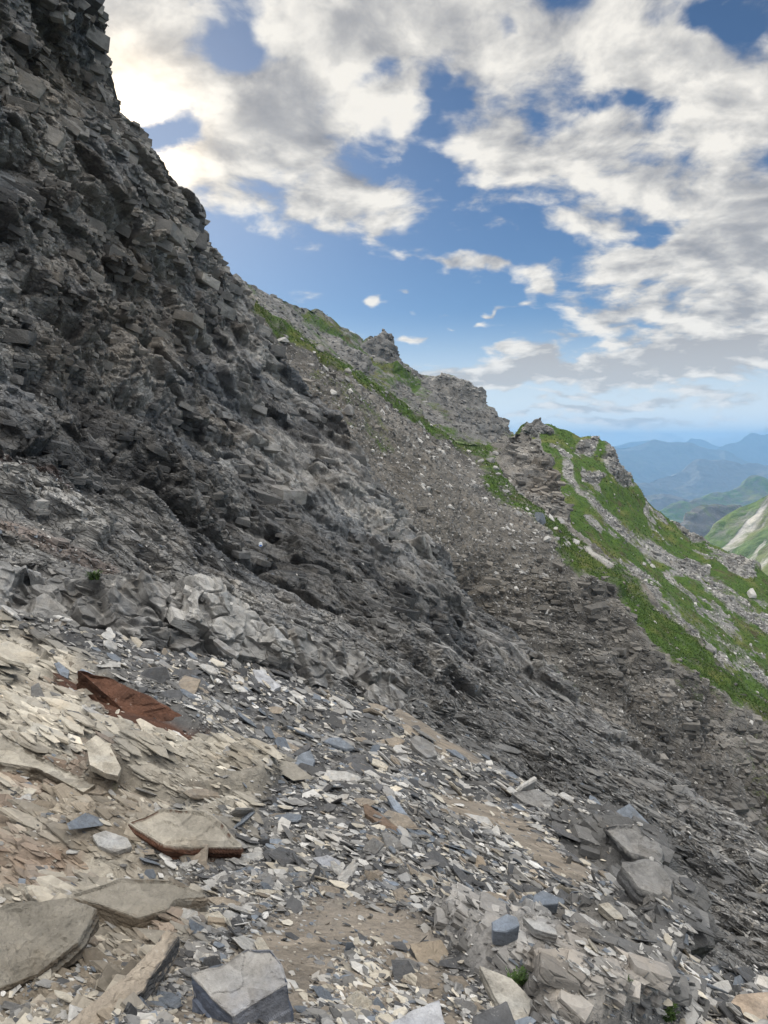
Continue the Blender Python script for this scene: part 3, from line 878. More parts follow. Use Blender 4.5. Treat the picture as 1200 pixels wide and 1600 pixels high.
# ------------------------------------------------------------------ ridge behind
def shade_ridge(P, N, UV):
    w = UV + 8 * np.stack([fbm(P / 35, 4, 25), fbm(P / 35, 4, 29)], -1)
    rocky = np.maximum.reduce([poly_mask(w, [(565, 540), (590, 525), (610, 528), (650, 580), (640, 600), (600, 590)], 7), poly_mask(w, [(645, 580), (700, 590), (745, 612), (752, 640), (700, 640), (660, 610)], 7),
                               poly_mask(w, [(700, 650), (770, 645), (800, 668), (780, 690), (720, 680)], 8), .8 * poly_mask(w, [(510, 520), (565, 560), (600, 580), (560, 590), (520, 550)], 7),
                               .7 * poly_mask(w, [(630, 600), (720, 680), (680, 670), (610, 610)], 10)])
    b1, c1, _ = blocks(P, BED, 40, 16, 121, (1, 1, .9))
    b2, c2, _ = blocks(P, BED, 16, 7.5, 122, (1, 1, .9))
    b3, c3, _ = blocks(P, BED, 6, 3.0, 123, (1, 1, .8))
    grass = .60 - .55 * rocky + .25 * fbm(P / 40, 3, 124)
    left = poly_mask(w, [(340, 400), (480, 480), (470, 530), (380, 500), (340, 450)], 30)
    grass = grass * (1 - .55 * left) + .3 * fbm(P / 12, 4, 133) - .08
    grass = np.maximum(grass, .8 * line_mask(w, [(575, 565), (620, 590), (650, 610)], 7))
    grass = np.maximum(grass, .75 * line_mask(w, [(485, 490), (520, 515), (540, 530)], 8))
    d = b1 * .5 * rocky + b2 * (.7 * rocky + .12) + b3 * (.8 * rocky + .3) + 7 * fbm(P / 80, 3, 125) + 2 * fbm(P / 14, 4, 126)
    v = .4 * c1 + .3 * c2 + .3 * c3
    col = MID * .6 * (1 - v[:, None]) + LIGHT * .6 * v[:, None]
    return d, col, grass


ridge_pairs = [((240, 372), (240, 560)), ((330, 407), (330, 580)), ((365, 420), (365, 590)), ((420, 447), (400, 600)), ((478, 478), (450, 620)), ((500, 480), (470, 630)), ((532, 507), (500, 640)), ((568, 532), (540, 660)),
               ((580, 522), (550, 670)), ((604, 520), (570, 690)), ((625, 552), (600, 700)), ((650, 577), (620, 720)), ((700, 583), (660, 740)), ((733, 601), (700, 760)), ((750, 628), (720, 770)),
               ((770, 645), (750, 770)), ((797, 668), (790, 760)), ((830, 720), (830, 780))]
ridge_ctrl = [(240, 380, 330), (365, 428, 340), (478, 486, 390), (568, 540, 450), (604, 528, 480), (650, 585, 470), (733, 609, 460), (797, 668, 440), (240, 560, 200), (400, 600, 210), (540, 660, 240), (660, 740, 280), (790, 760, 300)]
B = sheet('mountain_ridge', ridge_pairs, ridge_ctrl, 760, 220, M_BACK, shade_ridge, skirt=(0.4, 0.9, 20))
tag(B.o, kind='structure')


# ------------------------------------------------------------------ valley side and far ranges
def shade_mtn(amp, size, green, seed, streak=0.0):
    def f(P, N, UV):
        r = 1 - np.abs(fbm(P / size, 6, seed)) * 2
        d = amp * (r - .5) + amp * .5 * fbm(P / size * 3, 5, seed + 3)
        col = np.repeat(MID[None] * (.75 if streak else .45), len(P), 0)
        g = np.full(len(P), green) + .25 * fbm(P / size, 3, seed + 5)
        if streak:
            s = fbm(np.stack([(UV[:, 0] + UV[:, 1] * .9) / 18, (UV[:, 1] - UV[:, 0] * .9) / 160, UV[:, 0] * 0], -1), 4, seed + 8)
            col = lerp(col, (.42, .41, .38), .8 * sstep(s, .22, .4))
            near = line_mask(UV, [(1112, 845), (1150, 805), (1175, 788), (1215, 775)], 22)
            g = g - .30 * near - .42 * sstep(s, .12, .34)
        return d, col, g
    return f


def mrange(name, tops, drop, d_top, d_bot, amp, size, green, seed, ns=300, nt=70, streak=0.0, mat=None, ctrl=None):
    prs = [((u, v), (u, v + drop)) for u, v in tops]
    us = [p[0] for p in tops]; u0, u1 = min(us), max(us)
    vm = sum(p[1] for p in tops) / len(tops)
    vt, vb = min(p[1] for p in tops), max(p[1] for p in tops) + drop
    dt = d_top if isinstance(d_top, tuple) else (d_top, d_top)
    db = d_bot if isinstance(d_bot, tuple) else (d_bot, d_bot)
    ct = [(u0, vt, dt[0]), (u1, vt, dt[1]), (u0, vb, db[0]), (u1, vb, db[1]), ((u0 + u1) / 2, vm, (dt[0] + dt[1]) / 2)]
    s = sheet(name, prs, ctrl or ct, ns, nt, mat or M_MTN, shade_mtn(amp, size, green, seed, streak), skirt=(0.25, 0.8, 10))
    tag(s.o, kind='structure')
    return s


mrange('valley_side', [(1060, 900), (1095, 852), (1112, 837), (1135, 814), (1155, 795), (1180, 781), (1200, 771), (1300, 725), (1600, 640)], 230, (3000, 2300), (2100, 1500), 38, 420, 1.0, 201, 500, 220, streak=1.0, ctrl=[(1200, 771, 2300), (1112, 837, 2310), (1060, 900, 2250), (1200, 960, 1700), (1095, 1082, 1605), (1600, 640, 1760), (1600, 870, 1250)])
mrange('dark_ridge', [(1000, 880), (1050, 842), (1080, 812), (1100, 800), (1115, 797), (1130, 800), (1148, 795), (1160, 800), (1250, 830)], 120, 4200, 3200, 80, 500, .35, 211)
mrange('green_hills', [(900, 830), (990, 812), (1040, 800), (1080, 788), (1110, 775), (1150, 766), (1178, 757), (1200, 761), (1260, 772), (1500, 800)], 90, 8000, 6000, 150, 1200, .6, 221)
mrange('small_hills', [(850, 780), (940, 772), (1005, 772), (1030, 779), (1046, 773), (1060, 780), (1090, 800), (1200, 830)], 50, 10500, 9000, 120, 1500, .3, 231)
mrange('middle_range', [(800, 800), (960, 772), (1030, 745), (1070, 735), (1108, 717), (1135, 722), (1158, 728), (1182, 724), (1205, 728), (1400, 760)], 75, 15000, 11500, 260, 2400, .3, 241)
mrange('blue_range', [(700, 720), (850, 700), (950, 697), (985, 693), (1023, 690), (1050, 696), (1080, 699), (1105, 708), (1140, 714), (1200, 730), (1400, 760)], 85, 21000, 16000, 350, 3500, .25, 251)
mrange('far_range', [(600, 705), (850, 702), (1000, 697), (1040, 693), (1070, 688), (1080, 684), (1095, 685), (1125, 693), (1160, 702), (1240, 740)], 50, 30000, 26000, 450, 4500, .2, 261)
mrange('high_range', [(1040, 745), (1090, 715), (1135, 695), (1160, 687), (1175, 679), (1188, 681), (1200, 679), (1260, 672), (1500, 690)], 60, 26500, 23500, 350, 4200, .2, 271)

me = bpy.data.meshes.new('valley_floor')
me.from_pydata([(-43000, -3000, -1750), (43000, -3000, -1750), (43000, 41000, -1750), (-43000, 41000, -1750)], [], [(0, 1, 2, 3)])


def floor_material():
    m = bpy.data.materials.new('valley_ground')
    m.use_nodes = True
    T = NT(m.node_tree)
    out = T.n('ShaderNodeOutputMaterial'); b = T.n('ShaderNodeBsdfPrincipled')
    T.t.links.new(b.outputs[0], out.inputs[0])
    tc = T.n('ShaderNodeTexCoord').outputs['Object']
    c = T.mix(T.rng(T.noise(tc, 0.0006, 6, .65), .42, .6), (0.035, 0.06, 0.02), (0.14, 0.15, 0.06))
    T.put(b.inputs['Base Color'], c)
    b.inputs['Roughness'].default_value = 1.0
    return m


me.materials.append(floor_material())
vf = bpy.data.objects.new('valley_floor', me)
COL.objects.link(vf)
tag(vf, kind='structure')


# ------------------------------------------------------------------ loose stones
def slate_proto(r):
    n = r.randint(5, 9)
    ang = np.sort((np.arange(n) + r.uniform(-.35, .35, n)) * 2 * math.pi / n)
    rad = r.uniform(.65, 1.1, n)
    asp = r.uniform(.45, .85)
    x, y = np.cos(ang) * rad, np.sin(ang) * rad * asp
    th = r.uniform(.07, .20)
    ins = r.uniform(.80, .97)
    tilt = r.uniform(-.06, .06, 2)
    top = np.stack([x * ins, y * ins, th / 2 + x * tilt[0] + y * tilt[1] + r.uniform(-.02, .02, n)], -1)
    mid = np.stack([x, y, th * r.uniform(-.1, .25, n)], -1)
    bot = np.stack([x * .88, y * .88, np.full(n, -th / 2)], -1)
    V = np.concatenate([top, mid, bot, [[0, 0, th / 2]]])
    F = []
    for i in range(n):
        j = (i + 1) % n
        F += [(i, j, 3 * n), (n + i, n + j, j), (n + i, j, i), (2 * n + i, 2 * n + j, n + j), (2 * n + i, n + j, n + i)]
    for i in range(1, n - 1): F.append((2 * n, 2 * n + i + 1, 2 * n + i))
    return V, np.array(F)


def boulder_proto(r, npts=16, flat=.7):
    bm = bmesh.new()
    for k in range(npts):
        v = Vector(r.normal(size=3)); v.normalize()
        m = max(abs(v.x), abs(v.y), abs(v.z))
        v = v / (m ** .6)
        bm.verts.new((v.x * r.uniform(.8, 1.1), v.y * .8 * r.uniform(.8, 1.1), v.z * flat * .8))
    res = bmesh.ops.convex_hull(bm, input=bm.verts)
    for v in [v for v in bm.verts if not v.link_faces]: bm.verts.remove(v)
    bmesh.ops.triangulate(bm, faces=bm.faces)
    bmesh.ops.recalc_face_normals(bm, faces=bm.faces)
    bm.verts.index_update()
    V = np.array([v.co[:] for v in bm.verts]); F = np.array([[v.index for v in f.verts] for f in bm.faces])
    bm.free()
    return V, F


rp = np.random.RandomState(3)
SLATES = [slate_proto(rp) for _ in range(26)]
BOULDERS = [boulder_proto(rp, rp.randint(11, 20), rp.uniform(.5, .9)) for _ in range(22)]


def frames(N, r, tilt):
    """random orthonormal frames whose z is N plus jitter"""
    n = N + r.normal(size=N.shape) * tilt[:, None]
    n /= np.linalg.norm(n, axis=1)[:, None]
    a = r.normal(size=N.shape)
    a -= n * (a * n).sum(1)[:, None]; a /= np.linalg.norm(a, axis=1)[:, None]
    b = np.cross(n, a)
    return np.stack([a, b, n], -1)        # columns


def merged(name, protos, idx, pos, fr, size, colors, mat, **kw):
    Vs, Fs, Cs = [], [], []
    off = 0
    for k, (V, F) in enumerate(protos):
        m = np.where(idx == k)[0]
        if not len(m): continue
        W = np.einsum('nij,vj->nvi', fr[m] * size[m][:, None, None], V) + pos[m][:, None]
        Vs.append(W.reshape(-1, 3))
        Fs.append((F[None] + (np.arange(len(m)) * len(V))[:, None, None] + off).reshape(-1, 3))
        Cs.append(np.repeat(colors[m], len(V), 0))
        off += len(m) * len(V)
    o = mesh_from_arrays(name, np.concatenate(Vs), np.concatenate(Fs), mat, np.concatenate(Cs))
    return tag(o, **kw)


PROTO_MESH = {}


def stone_object(name, protos, k, pos, fr, size, color, mat, key):
    kk = (key, k, tuple(np.round(color, 2)))
    if kk not in PROTO_MESH:
        V, F = protos[k]
        PROTO_MESH[kk] = mesh_from_arrays(name, V, F, mat, np.repeat(np.array(color)[None], len(V), 0), link=False)
    o = bpy.data.objects.new(name, PROTO_MESH[kk])
    COL.objects.link(o)
    M = Matrix([[float(x) for x in row] for row in fr]).to_4x4()
    o.matrix_world = Matrix.Translation(Vector(pos.tolist())) @ M @ Matrix.Scale(float(size), 4)
    return o


def pick(S, weight, n, r):
    """random points on a sheet, weighted; keeps only the part in front of the crest"""
    w = weight.copy()
    w[:S.K * S.shape[1]] = 0
    uv = S.UV
    w[(uv[:, 0] < -150) | (uv[:, 0] > 1350) | (uv[:, 1] > 1720)] *= .15
    i = r.choice(len(w), n, p=w / w.sum())
    dist = np.linalg.norm(S.V[i], axis=1)
    j = r.uniform(-.5, .5, (n, 3)) * (dist / 1202 * 2.0)[:, None]
    return i, S.V[i] + j, S.N[i], dist


def palette(n, r, choices, probs):
    c = np.array(choices)[r.choice(len(choices), n, p=probs)]
    return c * r.uniform(.66, 1.08, (n, 1))


def block_proto(r):
    bm = bmesh.new()
    for sx in (-1, 1):
        for sy in (-1, 1):
            for sz in (-1, 1):
                for q in range(2):
                    f = r.uniform(.62, 1.0, 3)
                    bm.verts.new((sx * f[0], sy * f[1] * .7, sz * f[2] * .36))
    bmesh.ops.convex_hull(bm, input=bm.verts)
    for v in [v for v in bm.verts if not v.link_faces]: bm.verts.remove(v)
    bmesh.ops.triangulate(bm, faces=bm.faces)
    bmesh.ops.recalc_face_normals(bm, faces=bm.faces)
    bm.verts.index_update()
    V = np.array([v.co[:] for v in bm.verts]); F = np.array([[v.index for v in f.verts] for f in bm.faces])
    bm.free()
    return V, F


BLOCKS = [block_proto(rp) for _ in range(24)]


PLATES = [(V_ * np.array([1.35, .62, .9]), F_) for V_, F_ in SLATES]


def frames_along(n, count, r, along, jit):
    nn = np.repeat(np.array(n, float)[None], count, 0) + r.normal(size=(count, 3)) * jit
    nn /= np.linalg.norm(nn, axis=1)[:, None]
    a = np.repeat(np.array(along, float)[None], count, 0) + r.normal(size=(count, 3)) * (jit * 2.2)
    a -= nn * (a * nn).sum(1)[:, None]; a /= np.linalg.norm(a, axis=1)[:, None]
    return np.stack([a, np.cross(nn, a), nn], -1)


def outcrops(name, S, weight, n, med, sig, lo, hi, basis, jit, seed, protos=None, sink=.25, mat=None, var=.25, gain=1.0):
    r = np.random.RandomState(seed)
    i, pos, nor, dist = pick(S, weight, n, r)
    px = np.clip(np.exp(r.normal(math.log(med), sig, n)), lo, hi)
    size = px / 1202 * dist
    protos = protos or BLOCKS
    fr = frames_along(basis[2], n, r, basis[0], jit)
    c = S.col[i] * r.uniform(1 - var, 1 + var, (n, 1)) * gain
    return merged(name, protos, r.randint(0, len(protos), n), pos - nor * (size * sink)[:, None], fr, size, c, mat or M_BLOCK, kind='structure')


M_BLOCK = rock_material('broken_rock', 1.2, 0.9, bdist=0.05, var=0.35, grassy=False, island=True)
M_PLATE = rock_material('bedrock_plates', 2.4, 0.8, bdist=0.02, var=0.28, grassy=False, island=True)
CB = basis_from_normal((0.27, 0.04, 0.96), (1.0, 1.1, -0.32))
gy = G.UV[:, 1]
upper = 1 - poly_mask(G.UV, [(560, 960), (700, 1030), (800, 1040), (900, 1090), (1100, 1240), (1500, 1500), (1500, 1900), (900, 1900), (600, 1150), (520, 1030)], 45)
gap = sstep(fbm(G.V / 3.0, 3, 801), -.35, .3)
rowi = np.arange(len(G.V)) // G.shape[1] - G.K
outcrops('cliff_blocks', G, (upper + .10) * (.08 + .92 * gap), 9500, 5.0, .65, 2.0, 32, CB, .13, 802, sink=.42, var=.28, gain=.85)
outcrops('crest_blocks', G, upper * (rowi >= 0) * (rowi < 26), 900, 8, .5, 4, 26, CB, .08, 832, sink=.55, var=.2, gain=.85)
outcrops('cliff_flags', G, (1.02 - upper) * (.08 + .92 * gap), 14000, 4.4, .65, 2.0, 30, BED, .15, 803, protos=PLATES, sink=.05, var=.35)
outcrops('ledge_blocks', L, np.ones(len(L.V)), 350, 9, .5, 4, 26, BED, .10, 804, sink=.8, var=.12)
hw = poly_mask(H.UV, [(620, 880), (760, 880), (900, 900), (980, 960), (1050, 1050), (1200, 1130), (1400, 1300), (1200, 1500), (800, 1200), (600, 950)], 30) + poly_mask(H.UV, [(780, 690), (800, 665), (850, 680), (890, 790), (870, 800), (830, 775), (790, 740)], 9) * .8
HB_ = basis_from_normal((0.15, -0.2, 0.97), (1, 0, -0.05))
outcrops('gully_blocks', H, (hw + .06) * (1 - .9 * sstep(H.grass, .4, .6)) * (.2 + .8 * sstep(fbm(H.V / 9, 3, 811), -.3, .3)), 11000, 3.6, .5, 1.8, 14, HB_, .12, 805)
outcrops('ridge_blocks', B, 1 - .85 * sstep(B.grass, .3, .5), 5000, 2.2, .45, 1.2, 8, CB, .25, 806)
outcrops('spur_blocks', R, (1 - sstep(R.grass, .05, .3)) + .003, 2500, 2.4, .45, 1.2, 8, CB, .2, 807)

# --- near slate scree
zn = near_zones(FG.UV)
STRIKE = basis_from_normal(BED[2] * .6 + UP_F * .4, (1.0, -.25, -.62))
fz = sstep(fbm(FG.V / .9, 3, 821), -.5, .2)
outcrops('bedrock_plates', FG, (zn['beige'] + zn['brown'] * .8) * fz * (1 - poly_mask(FG.UV, [(110, 1040), (230, 1085), (300, 1120), (310, 1150), (230, 1148), (120, 1065)], 5)) + .004, 8500, 9, .6, 3.5, 42, STRIKE, .05, 822, protos=PLATES, sink=.02, mat=M_PLATE, var=.16, gain=1.02)
outcrops('bedrock_blocks', FG, zn['quartz'] * .40 + zn['edge'] * .5 + zn['brown'] * .12 + zn['beige'] * .08 + .003, 1500, 11, .5, 4, 34, STRIKE, .12, 823, sink=.3, mat=M_PLATE, var=.2)
rockz = np.clip(zn['beige'] * .80 + zn['brown'] * .62 + zn['quartz'] * .72 + zn['edge'] * .8 + zn['tan'] * .93, 0, 1)
heap = poly_mask(FG.UV, [(540, 1480), (640, 1500), (700, 1600), (700, 1720), (440, 1720), (480, 1560)], 20)
gravelly = 1 - rockz
gravelly = np.maximum(gravelly, heap)
patch = sstep(fbm(FG.V / 0.8, 4, 300), -.25, .25)
gravelly = gravelly * (.45 + .55 * patch) * (1 - .93 * poly_mask(FG.UV, [(110, 1040), (230, 1085), (300, 1120), (310, 1150), (230, 1148), (120, 1065)], 5))
r = np.random.RandomState(11)
NCH = 105000
i, pos, nor, dist = pick(FG, gravelly + .02, NCH, r)
px = np.clip(np.exp(r.normal(math.log(3.3), .72, NCH)), 1.5, 34)             # half-size in photo pixels at that distance
size = np.clip(px / 1202 * dist, .006, .30)
tilt = np.clip(r.gamma(1.5, .16, NCH), 0, .9)
nn = nor * .5 + BED[2] * .5; nn /= np.linalg.norm(nn, axis=1)[:, None]
nj = nn + r.normal(size=nn.shape) * tilt[:, None]; nj /= np.linalg.norm(nj, axis=1)[:, None]
aj = STRIKE[0][None] + r.normal(size=nn.shape) * .75
aj -= nj * (aj * nj).sum(1)[:, None]; aj /= np.linalg.norm(aj, axis=1)[:, None]
fr = np.stack([aj, np.cross(nj, aj), nj], -1)
idx = r.randint(0, len(SLATES), NCH)
zcol = zn['beige'][i] + zn['brown'][i] + zn['tan'][i] * .5
greys = palette(NCH, r, [DARK * 1.1, MID, LIGHT, LIGHT * 1.25, BLUE * 1.25, BEIGE, TAN], [.24, .27, .22, .10, .06, .08, .03])
warm = palette(NCH, r, [MID, LIGHT, BEIGE, BEIGE * 1.1, TAN, BLUE * 1.3], [.16, .22, .28, .12, .16, .06])
colr = np.where((r.uniform(size=NCH) < zcol * .75)[:, None], warm, greys)
pos = pos + nn * size[:, None] * r.uniform(0, .25, NCH)[:, None]
inview = (FG.UV[i, 0] > 10) & (FG.UV[i, 0] < 1190) & (FG.UV[i, 1] < 1585)
big = np.argsort(-(px * inview))[:300]
keep = np.ones(NCH, bool); keep[big] = False
merged('slate_scree', SLATES, idx[keep], pos[keep], fr[keep], size[keep], colr[keep], M_STONE,
       kind='stuff', label='loose grey and beige slate chips covering the near slope', cat='scree')
NAMED = [('dark grey', DARK * 1.15), ('mid grey', MID), ('pale grey', LIGHT * 1.1), ('blue-grey', BLUE * 1.25), ('cream', BEIGE * 1.05), ('brown', TAN)]
WHERE = [('on the beige plated bedrock at left', lambda u, v: u < 380 and v < 1230), ('on the brown broken ledges at lower left', lambda u, v: u < 330),
         ('among the chips at the bottom edge', lambda u, v: v > 1480 and u < 760), ('by the mottled outcrop at lower right', lambda u, v: v > 1430 and u > 660),
         ('in the scree just below the grey ledge', lambda u, v: v < 1170), ('in the central rubble heap', lambda u, v: v < 1330), ('in the lower scree field', lambda u, v: True)]
for b_ in big:
    c = colr[b_]
    ci = min(range(len(NAMED)), key=lambda k: np.abs(NAMED[k][1] - c).sum())
    u, v = FG.UV[i[b_]]
    wi = next(k for k, wv in enumerate(WHERE) if wv[1](u, v))
    o = stone_object('slate_slab', SLATES, int(idx[b_]), pos[b_], fr[b_], size[b_], NAMED[ci][1], M_STONE, 'slate')
    tag(o, label='loose flat %s slate fragment lying %s' % (NAMED[ci][0], WHERE[wi][0]), cat='stone', group='%s slates %s' % (NAMED[ci][0], WHERE[wi][0]))

# --- debris on the cliff foot, ledges and lower slope
r = np.random.RandomState(12)
low = poly_mask(G.UV, [(-50, 700), (200, 760), (400, 860), (560, 960), (700, 1010), (840, 1040), (1200, 1330), (1300, 1900), (800, 1900), (600, 1150), (-50, 1050)], 30)
# facing upwards = holds stones
n = 60000
i, pos, nor, dist = pick(G, low * .9 + .07, n, r)
px = np.clip(np.exp(r.normal(math.log(2.0), .5, n)), 1.0, 11)
size = px / 1202 * dist
nn = nor * .4 + BED[2] * .6; nn /= np.linalg.norm(nn, axis=1)[:, None]
fr = frames(nn, r, np.clip(r.gamma(1.5, .2, n), 0, 1))
merged('cliff_debris', SLATES, r.randint(0, len(SLATES), n), pos, fr, size, palette(n, r, [DARK, MID * .9, MID, LIGHT, BLUE], [.25, .3, .25, .13, .07]), M_STONE,
       kind='stuff', label='small broken stones lying on the dark cliff and its lower slope', cat='scree')

# --- scree and boulders in the gully
r = np.random.RandomState(13)
sc_w = poly_mask(H.UV, [(440, 540), (560, 590), (700, 670), (800, 760), (900, 930), (1100, 1150), (800, 1150), (560, 800)], 40)
n = 42000
i, pos, nor, dist = pick(H, (sc_w * .8 + .2) * (1 - .8 * sstep(H.grass, .4, .6)), n, r)
px = np.clip(np.exp(r.normal(math.log(1.25), .45, n)), .7, 3.6)
size = px / 1202 * dist
fr = frames(nor, r, np.full(n, .6))
merged('gully_scree', BOULDERS, r.randint(0, len(BOULDERS), n), pos, fr, size, palette(n, r, [MID * .65, MID * .85, LIGHT * .8, LIGHT * 1.15], [.32, .36, .24, .08]), M_STONE,
       kind='stuff', label='fine grey scree and rubble filling the gully below the ridge', cat='scree')
nb = 230
ridge_w = poly_mask(H.UV, [(440, 520), (560, 580), (700, 665), (790, 700), (900, 860), (860, 950), (700, 800), (560, 680), (450, 600)], 25)
i, pos, nor, dist = pick(H, ridge_w + .03, nb, r)
px = np.clip(np.exp(r.normal(math.log(5.0), .4, nb)), 3, 13)
for k in range(nb):
    u, v = H.UV[i[k]]
    pale = r.uniform() < .5
    c = LIGHT * 1.15 if pale else MID * 1.15
    where = 'on the upper scree under the grassy ridge' if u < 640 else ('on the scree left of the striped crag' if v < 800 else 'in the gully below the green rib')
    fr1 = frames(nor[k][None], r, np.array([.4]))[0]
    o = stone_object('boulder', BOULDERS, int(r.randint(len(BOULDERS))), pos[k], fr1, px[k] / 1202 * dist[k], c, M_STONE, 'boulder')
    tag(o, label='small %s boulder lying %s' % ('pale' if pale else 'grey', where), cat='boulder', group='%s boulders %s' % ('pale' if pale else 'grey', where))
# rubble on the grassy spur
n = 9000
i, pos, nor, dist = pick(R, (1 - sstep(R.grass, .2, .7)) + .015, n, r)
size = np.clip(np.exp(r.normal(math.log(1.2), .5, n)), .7, 4.5) / 1202 * dist
merged('spur_rubble', BOULDERS, r.randint(0, len(BOULDERS), n), pos, frames(nor, r, np.full(n, .6)), size, palette(n, r, [MID, LIGHT, LIGHT * 1.25], [.35, .4, .25]), M_STONE,
       kind='stuff', label='grey rubble chute running down the green spur', cat='scree')


# ------------------------------------------------------------------ grass
def grass_material(name, c1, c2):
    m = bpy.data.materials.new(name)
    m.use_nodes = True
    T = NT(m.node_tree)
    out = T.n('ShaderNodeOutputMaterial'); b = T.n('ShaderNodeBsdfPrincipled')
    T.t.links.new(b.outputs[0], out.inputs[0])
    ri = T.n('ShaderNodeNewGeometry').outputs['Random Per Island']
    c = T.mix(ri, c1, c2)
    T.put(b.inputs['Base Color'], c)
    b.inputs['Roughness'].default_value = .8
    return m


M_GRASS = grass_material('grass_blades', (0.028, 0.070, 0.009), (0.10, 0.16, 0.024))


def tuft_proto(r, n=9):
    V, F = [], []
    for k in range(n):
        a = r.uniform(0, 2 * math.pi); l = r.uniform(.6, 1.1); lean = r.uniform(.2, .8); wd = .09
        b0 = np.array([math.cos(a), math.sin(a), 0]) * r.uniform(0, .35)
        o = np.array([math.cos(a), math.sin(a), 0]); s = np.array([-o[1], o[0], 0]) * wd
        j = len(V)
        V += [b0 - s, b0 + s, b0 + o * lean * .4 * l + np.array([0, 0, .6 * l]) + s * .7, b0 + o * lean * .4 * l + np.array([0, 0, .6 * l]) - s * .7, b0 + o * lean * l + np.array([0, 0, l * .85])]
        F += [(j, j + 1, j + 2), (j, j + 2, j + 3), (j + 3, j + 2, j + 4)]
    return np.array(V), np.array(F)


rg = np.random.RandomState(5)
TUFTS = [tuft_proto(rg) for _ in range(8)]
for (S, name, n, mean, lab) in ((H, 'gully_grass', 16000, 1.7, 'short green grass along the ridge line and the rib'), (R, 'spur_grass', 26000, 1.4, 'green alpine grass covering the right spur'),
                                (B, 'ridge_grass', 7000, 1.1, 'thin grass on the rocky ridge behind')):
    r = np.random.RandomState(len(name))
    wgt = sstep(S.grass + .25 * fbm(S.V / 6, 4, 401), .45, .70)
    i, pos, nor, dist = pick(S, wgt + 1e-6, n, r)
    size = np.clip(np.exp(r.normal(math.log(mean), .35, n)), .6, 4) / 1202 * dist
    nn = nor * .4 + np.array([0, 0, .6]); nn /= np.linalg.norm(nn, axis=1)[:, None]
    merged(name, TUFTS, r.randint(0, len(TUFTS), n), pos, frames(nn, r, np.full(n, .15)), size, np.ones((n, 3)) * .1, M_GRASS, kind='stuff', label=lab, cat='grass')


# ------------------------------------------------------------------ single stones, shaped one by one
def slab(name, pts, th, color, label, cat='stone', down=(0.0, 0.25, -1.0), amp=.012, seg=.02, mat=None, shrink=.94, layers=0.0, lift=0.0, seed=0, normal=(0.15, -0.42, 0.9), proud=1.0, on=None, sidec=None, stain=None):
    """angular stone: upper face through the given corner points (u, v, distance), extruded to its underside"""
    cu = sum(p[0] for p in pts) / len(pts); cv = sum(p[1] for p in pts) / len(pts)
    nrm = Vector(normal).normalized()
    cen = at(cu, cv, surf(on or FG, cu, cv) - th * proud)
    P = []
    for u, v, d in pts:
        r_ = at(u, v, 1.0)
        P.append(r_ * (cen.dot(nrm) / r_.dot(nrm)))
    dv = Vector(down).normalized() * th
    bm = bmesh.new()
    vt = [bm.verts.new(p - cen + nrm * lift) for p in P]
    vb = [bm.verts.new((p - cen) * shrink + dv) for p in P]
    bm.faces.new(vt)
    bm.faces.new(vb[::-1])
    n = len(P)
    for a in range(n):
        bm.faces.new((vt[a], vb[a], vb[(a + 1) % n], vt[(a + 1) % n]))
    bmesh.ops.recalc_face_normals(bm, faces=bm.faces)
    bmesh.ops.bevel(bm, geom=list(bm.edges), offset=min(th * .04, .004), segments=1, affect='EDGES', profile=.5)
    bmesh.ops.triangulate(bm, faces=bm.faces)
    for _ in range(9):
        long = [e for e in bm.edges if e.calc_length() > seg]
        if not long or len(bm.verts) > 40000: break
        bmesh.ops.subdivide_edges(bm, edges=long, cuts=1)
        bmesh.ops.triangulate(bm, faces=[f for f in bm.faces if len(f.verts) > 3])
    bm.normal_update()
    V = np.array([v.co[:] for v in bm.verts]); N = np.array([v.normal[:] for v in bm.verts])
    S = V + seed * 3.7
    zl = (V @ np.array(nrm))
    d = amp * fbm(S / (th * 1.6), 5, 500 + seed) + amp * .5 * fbm(S / (th * .4), 3, 510 + seed)
    side = 1 - np.abs(N @ np.array(nrm))
    if layers:
        q = zl / (th * layers) + .35 * fbm(S / (th * 2), 3, 520 + seed)
        d = d + side * amp * 1.6 * (h01(hsh(np.floor(q).astype(np.int32), np.zeros(len(q), np.int32), np.zeros(len(q), np.int32), seed)) - .5)
        q2 = fbm(S / (th * 3), 4, 530 + seed) * 6
        d = d + (1 - side) * amp * .35 * np.floor(q2) * sstep((1 - side), .9, 1.0)
    V = V + N * d[:, None]
    Fc = np.array([[v.index for v in f.verts] for f in bm.faces])
    bm.free()
    C = np.repeat(np.array(color)[None], len(V), 0) * (1 + .18 * fbm(S / th, 4, 540 + seed)[:, None])
    if sidec is not None:
        C = lerp(C, sidec, sstep(side, .35, .6))
    if stain is not None:
        C = lerp(C, stain, .6 * (1 - sstep(side, .3, .5)) * sstep(fbm(S / (th * 1.5), 4, 550 + seed), -.1, .25))
    o = mesh_from_arrays(name, V, Fc, mat or M_HERO, C)
    o.location = cen
    tag(o, label=label, cat=cat)
    return o


SL = np.array([.27, .275, .29])
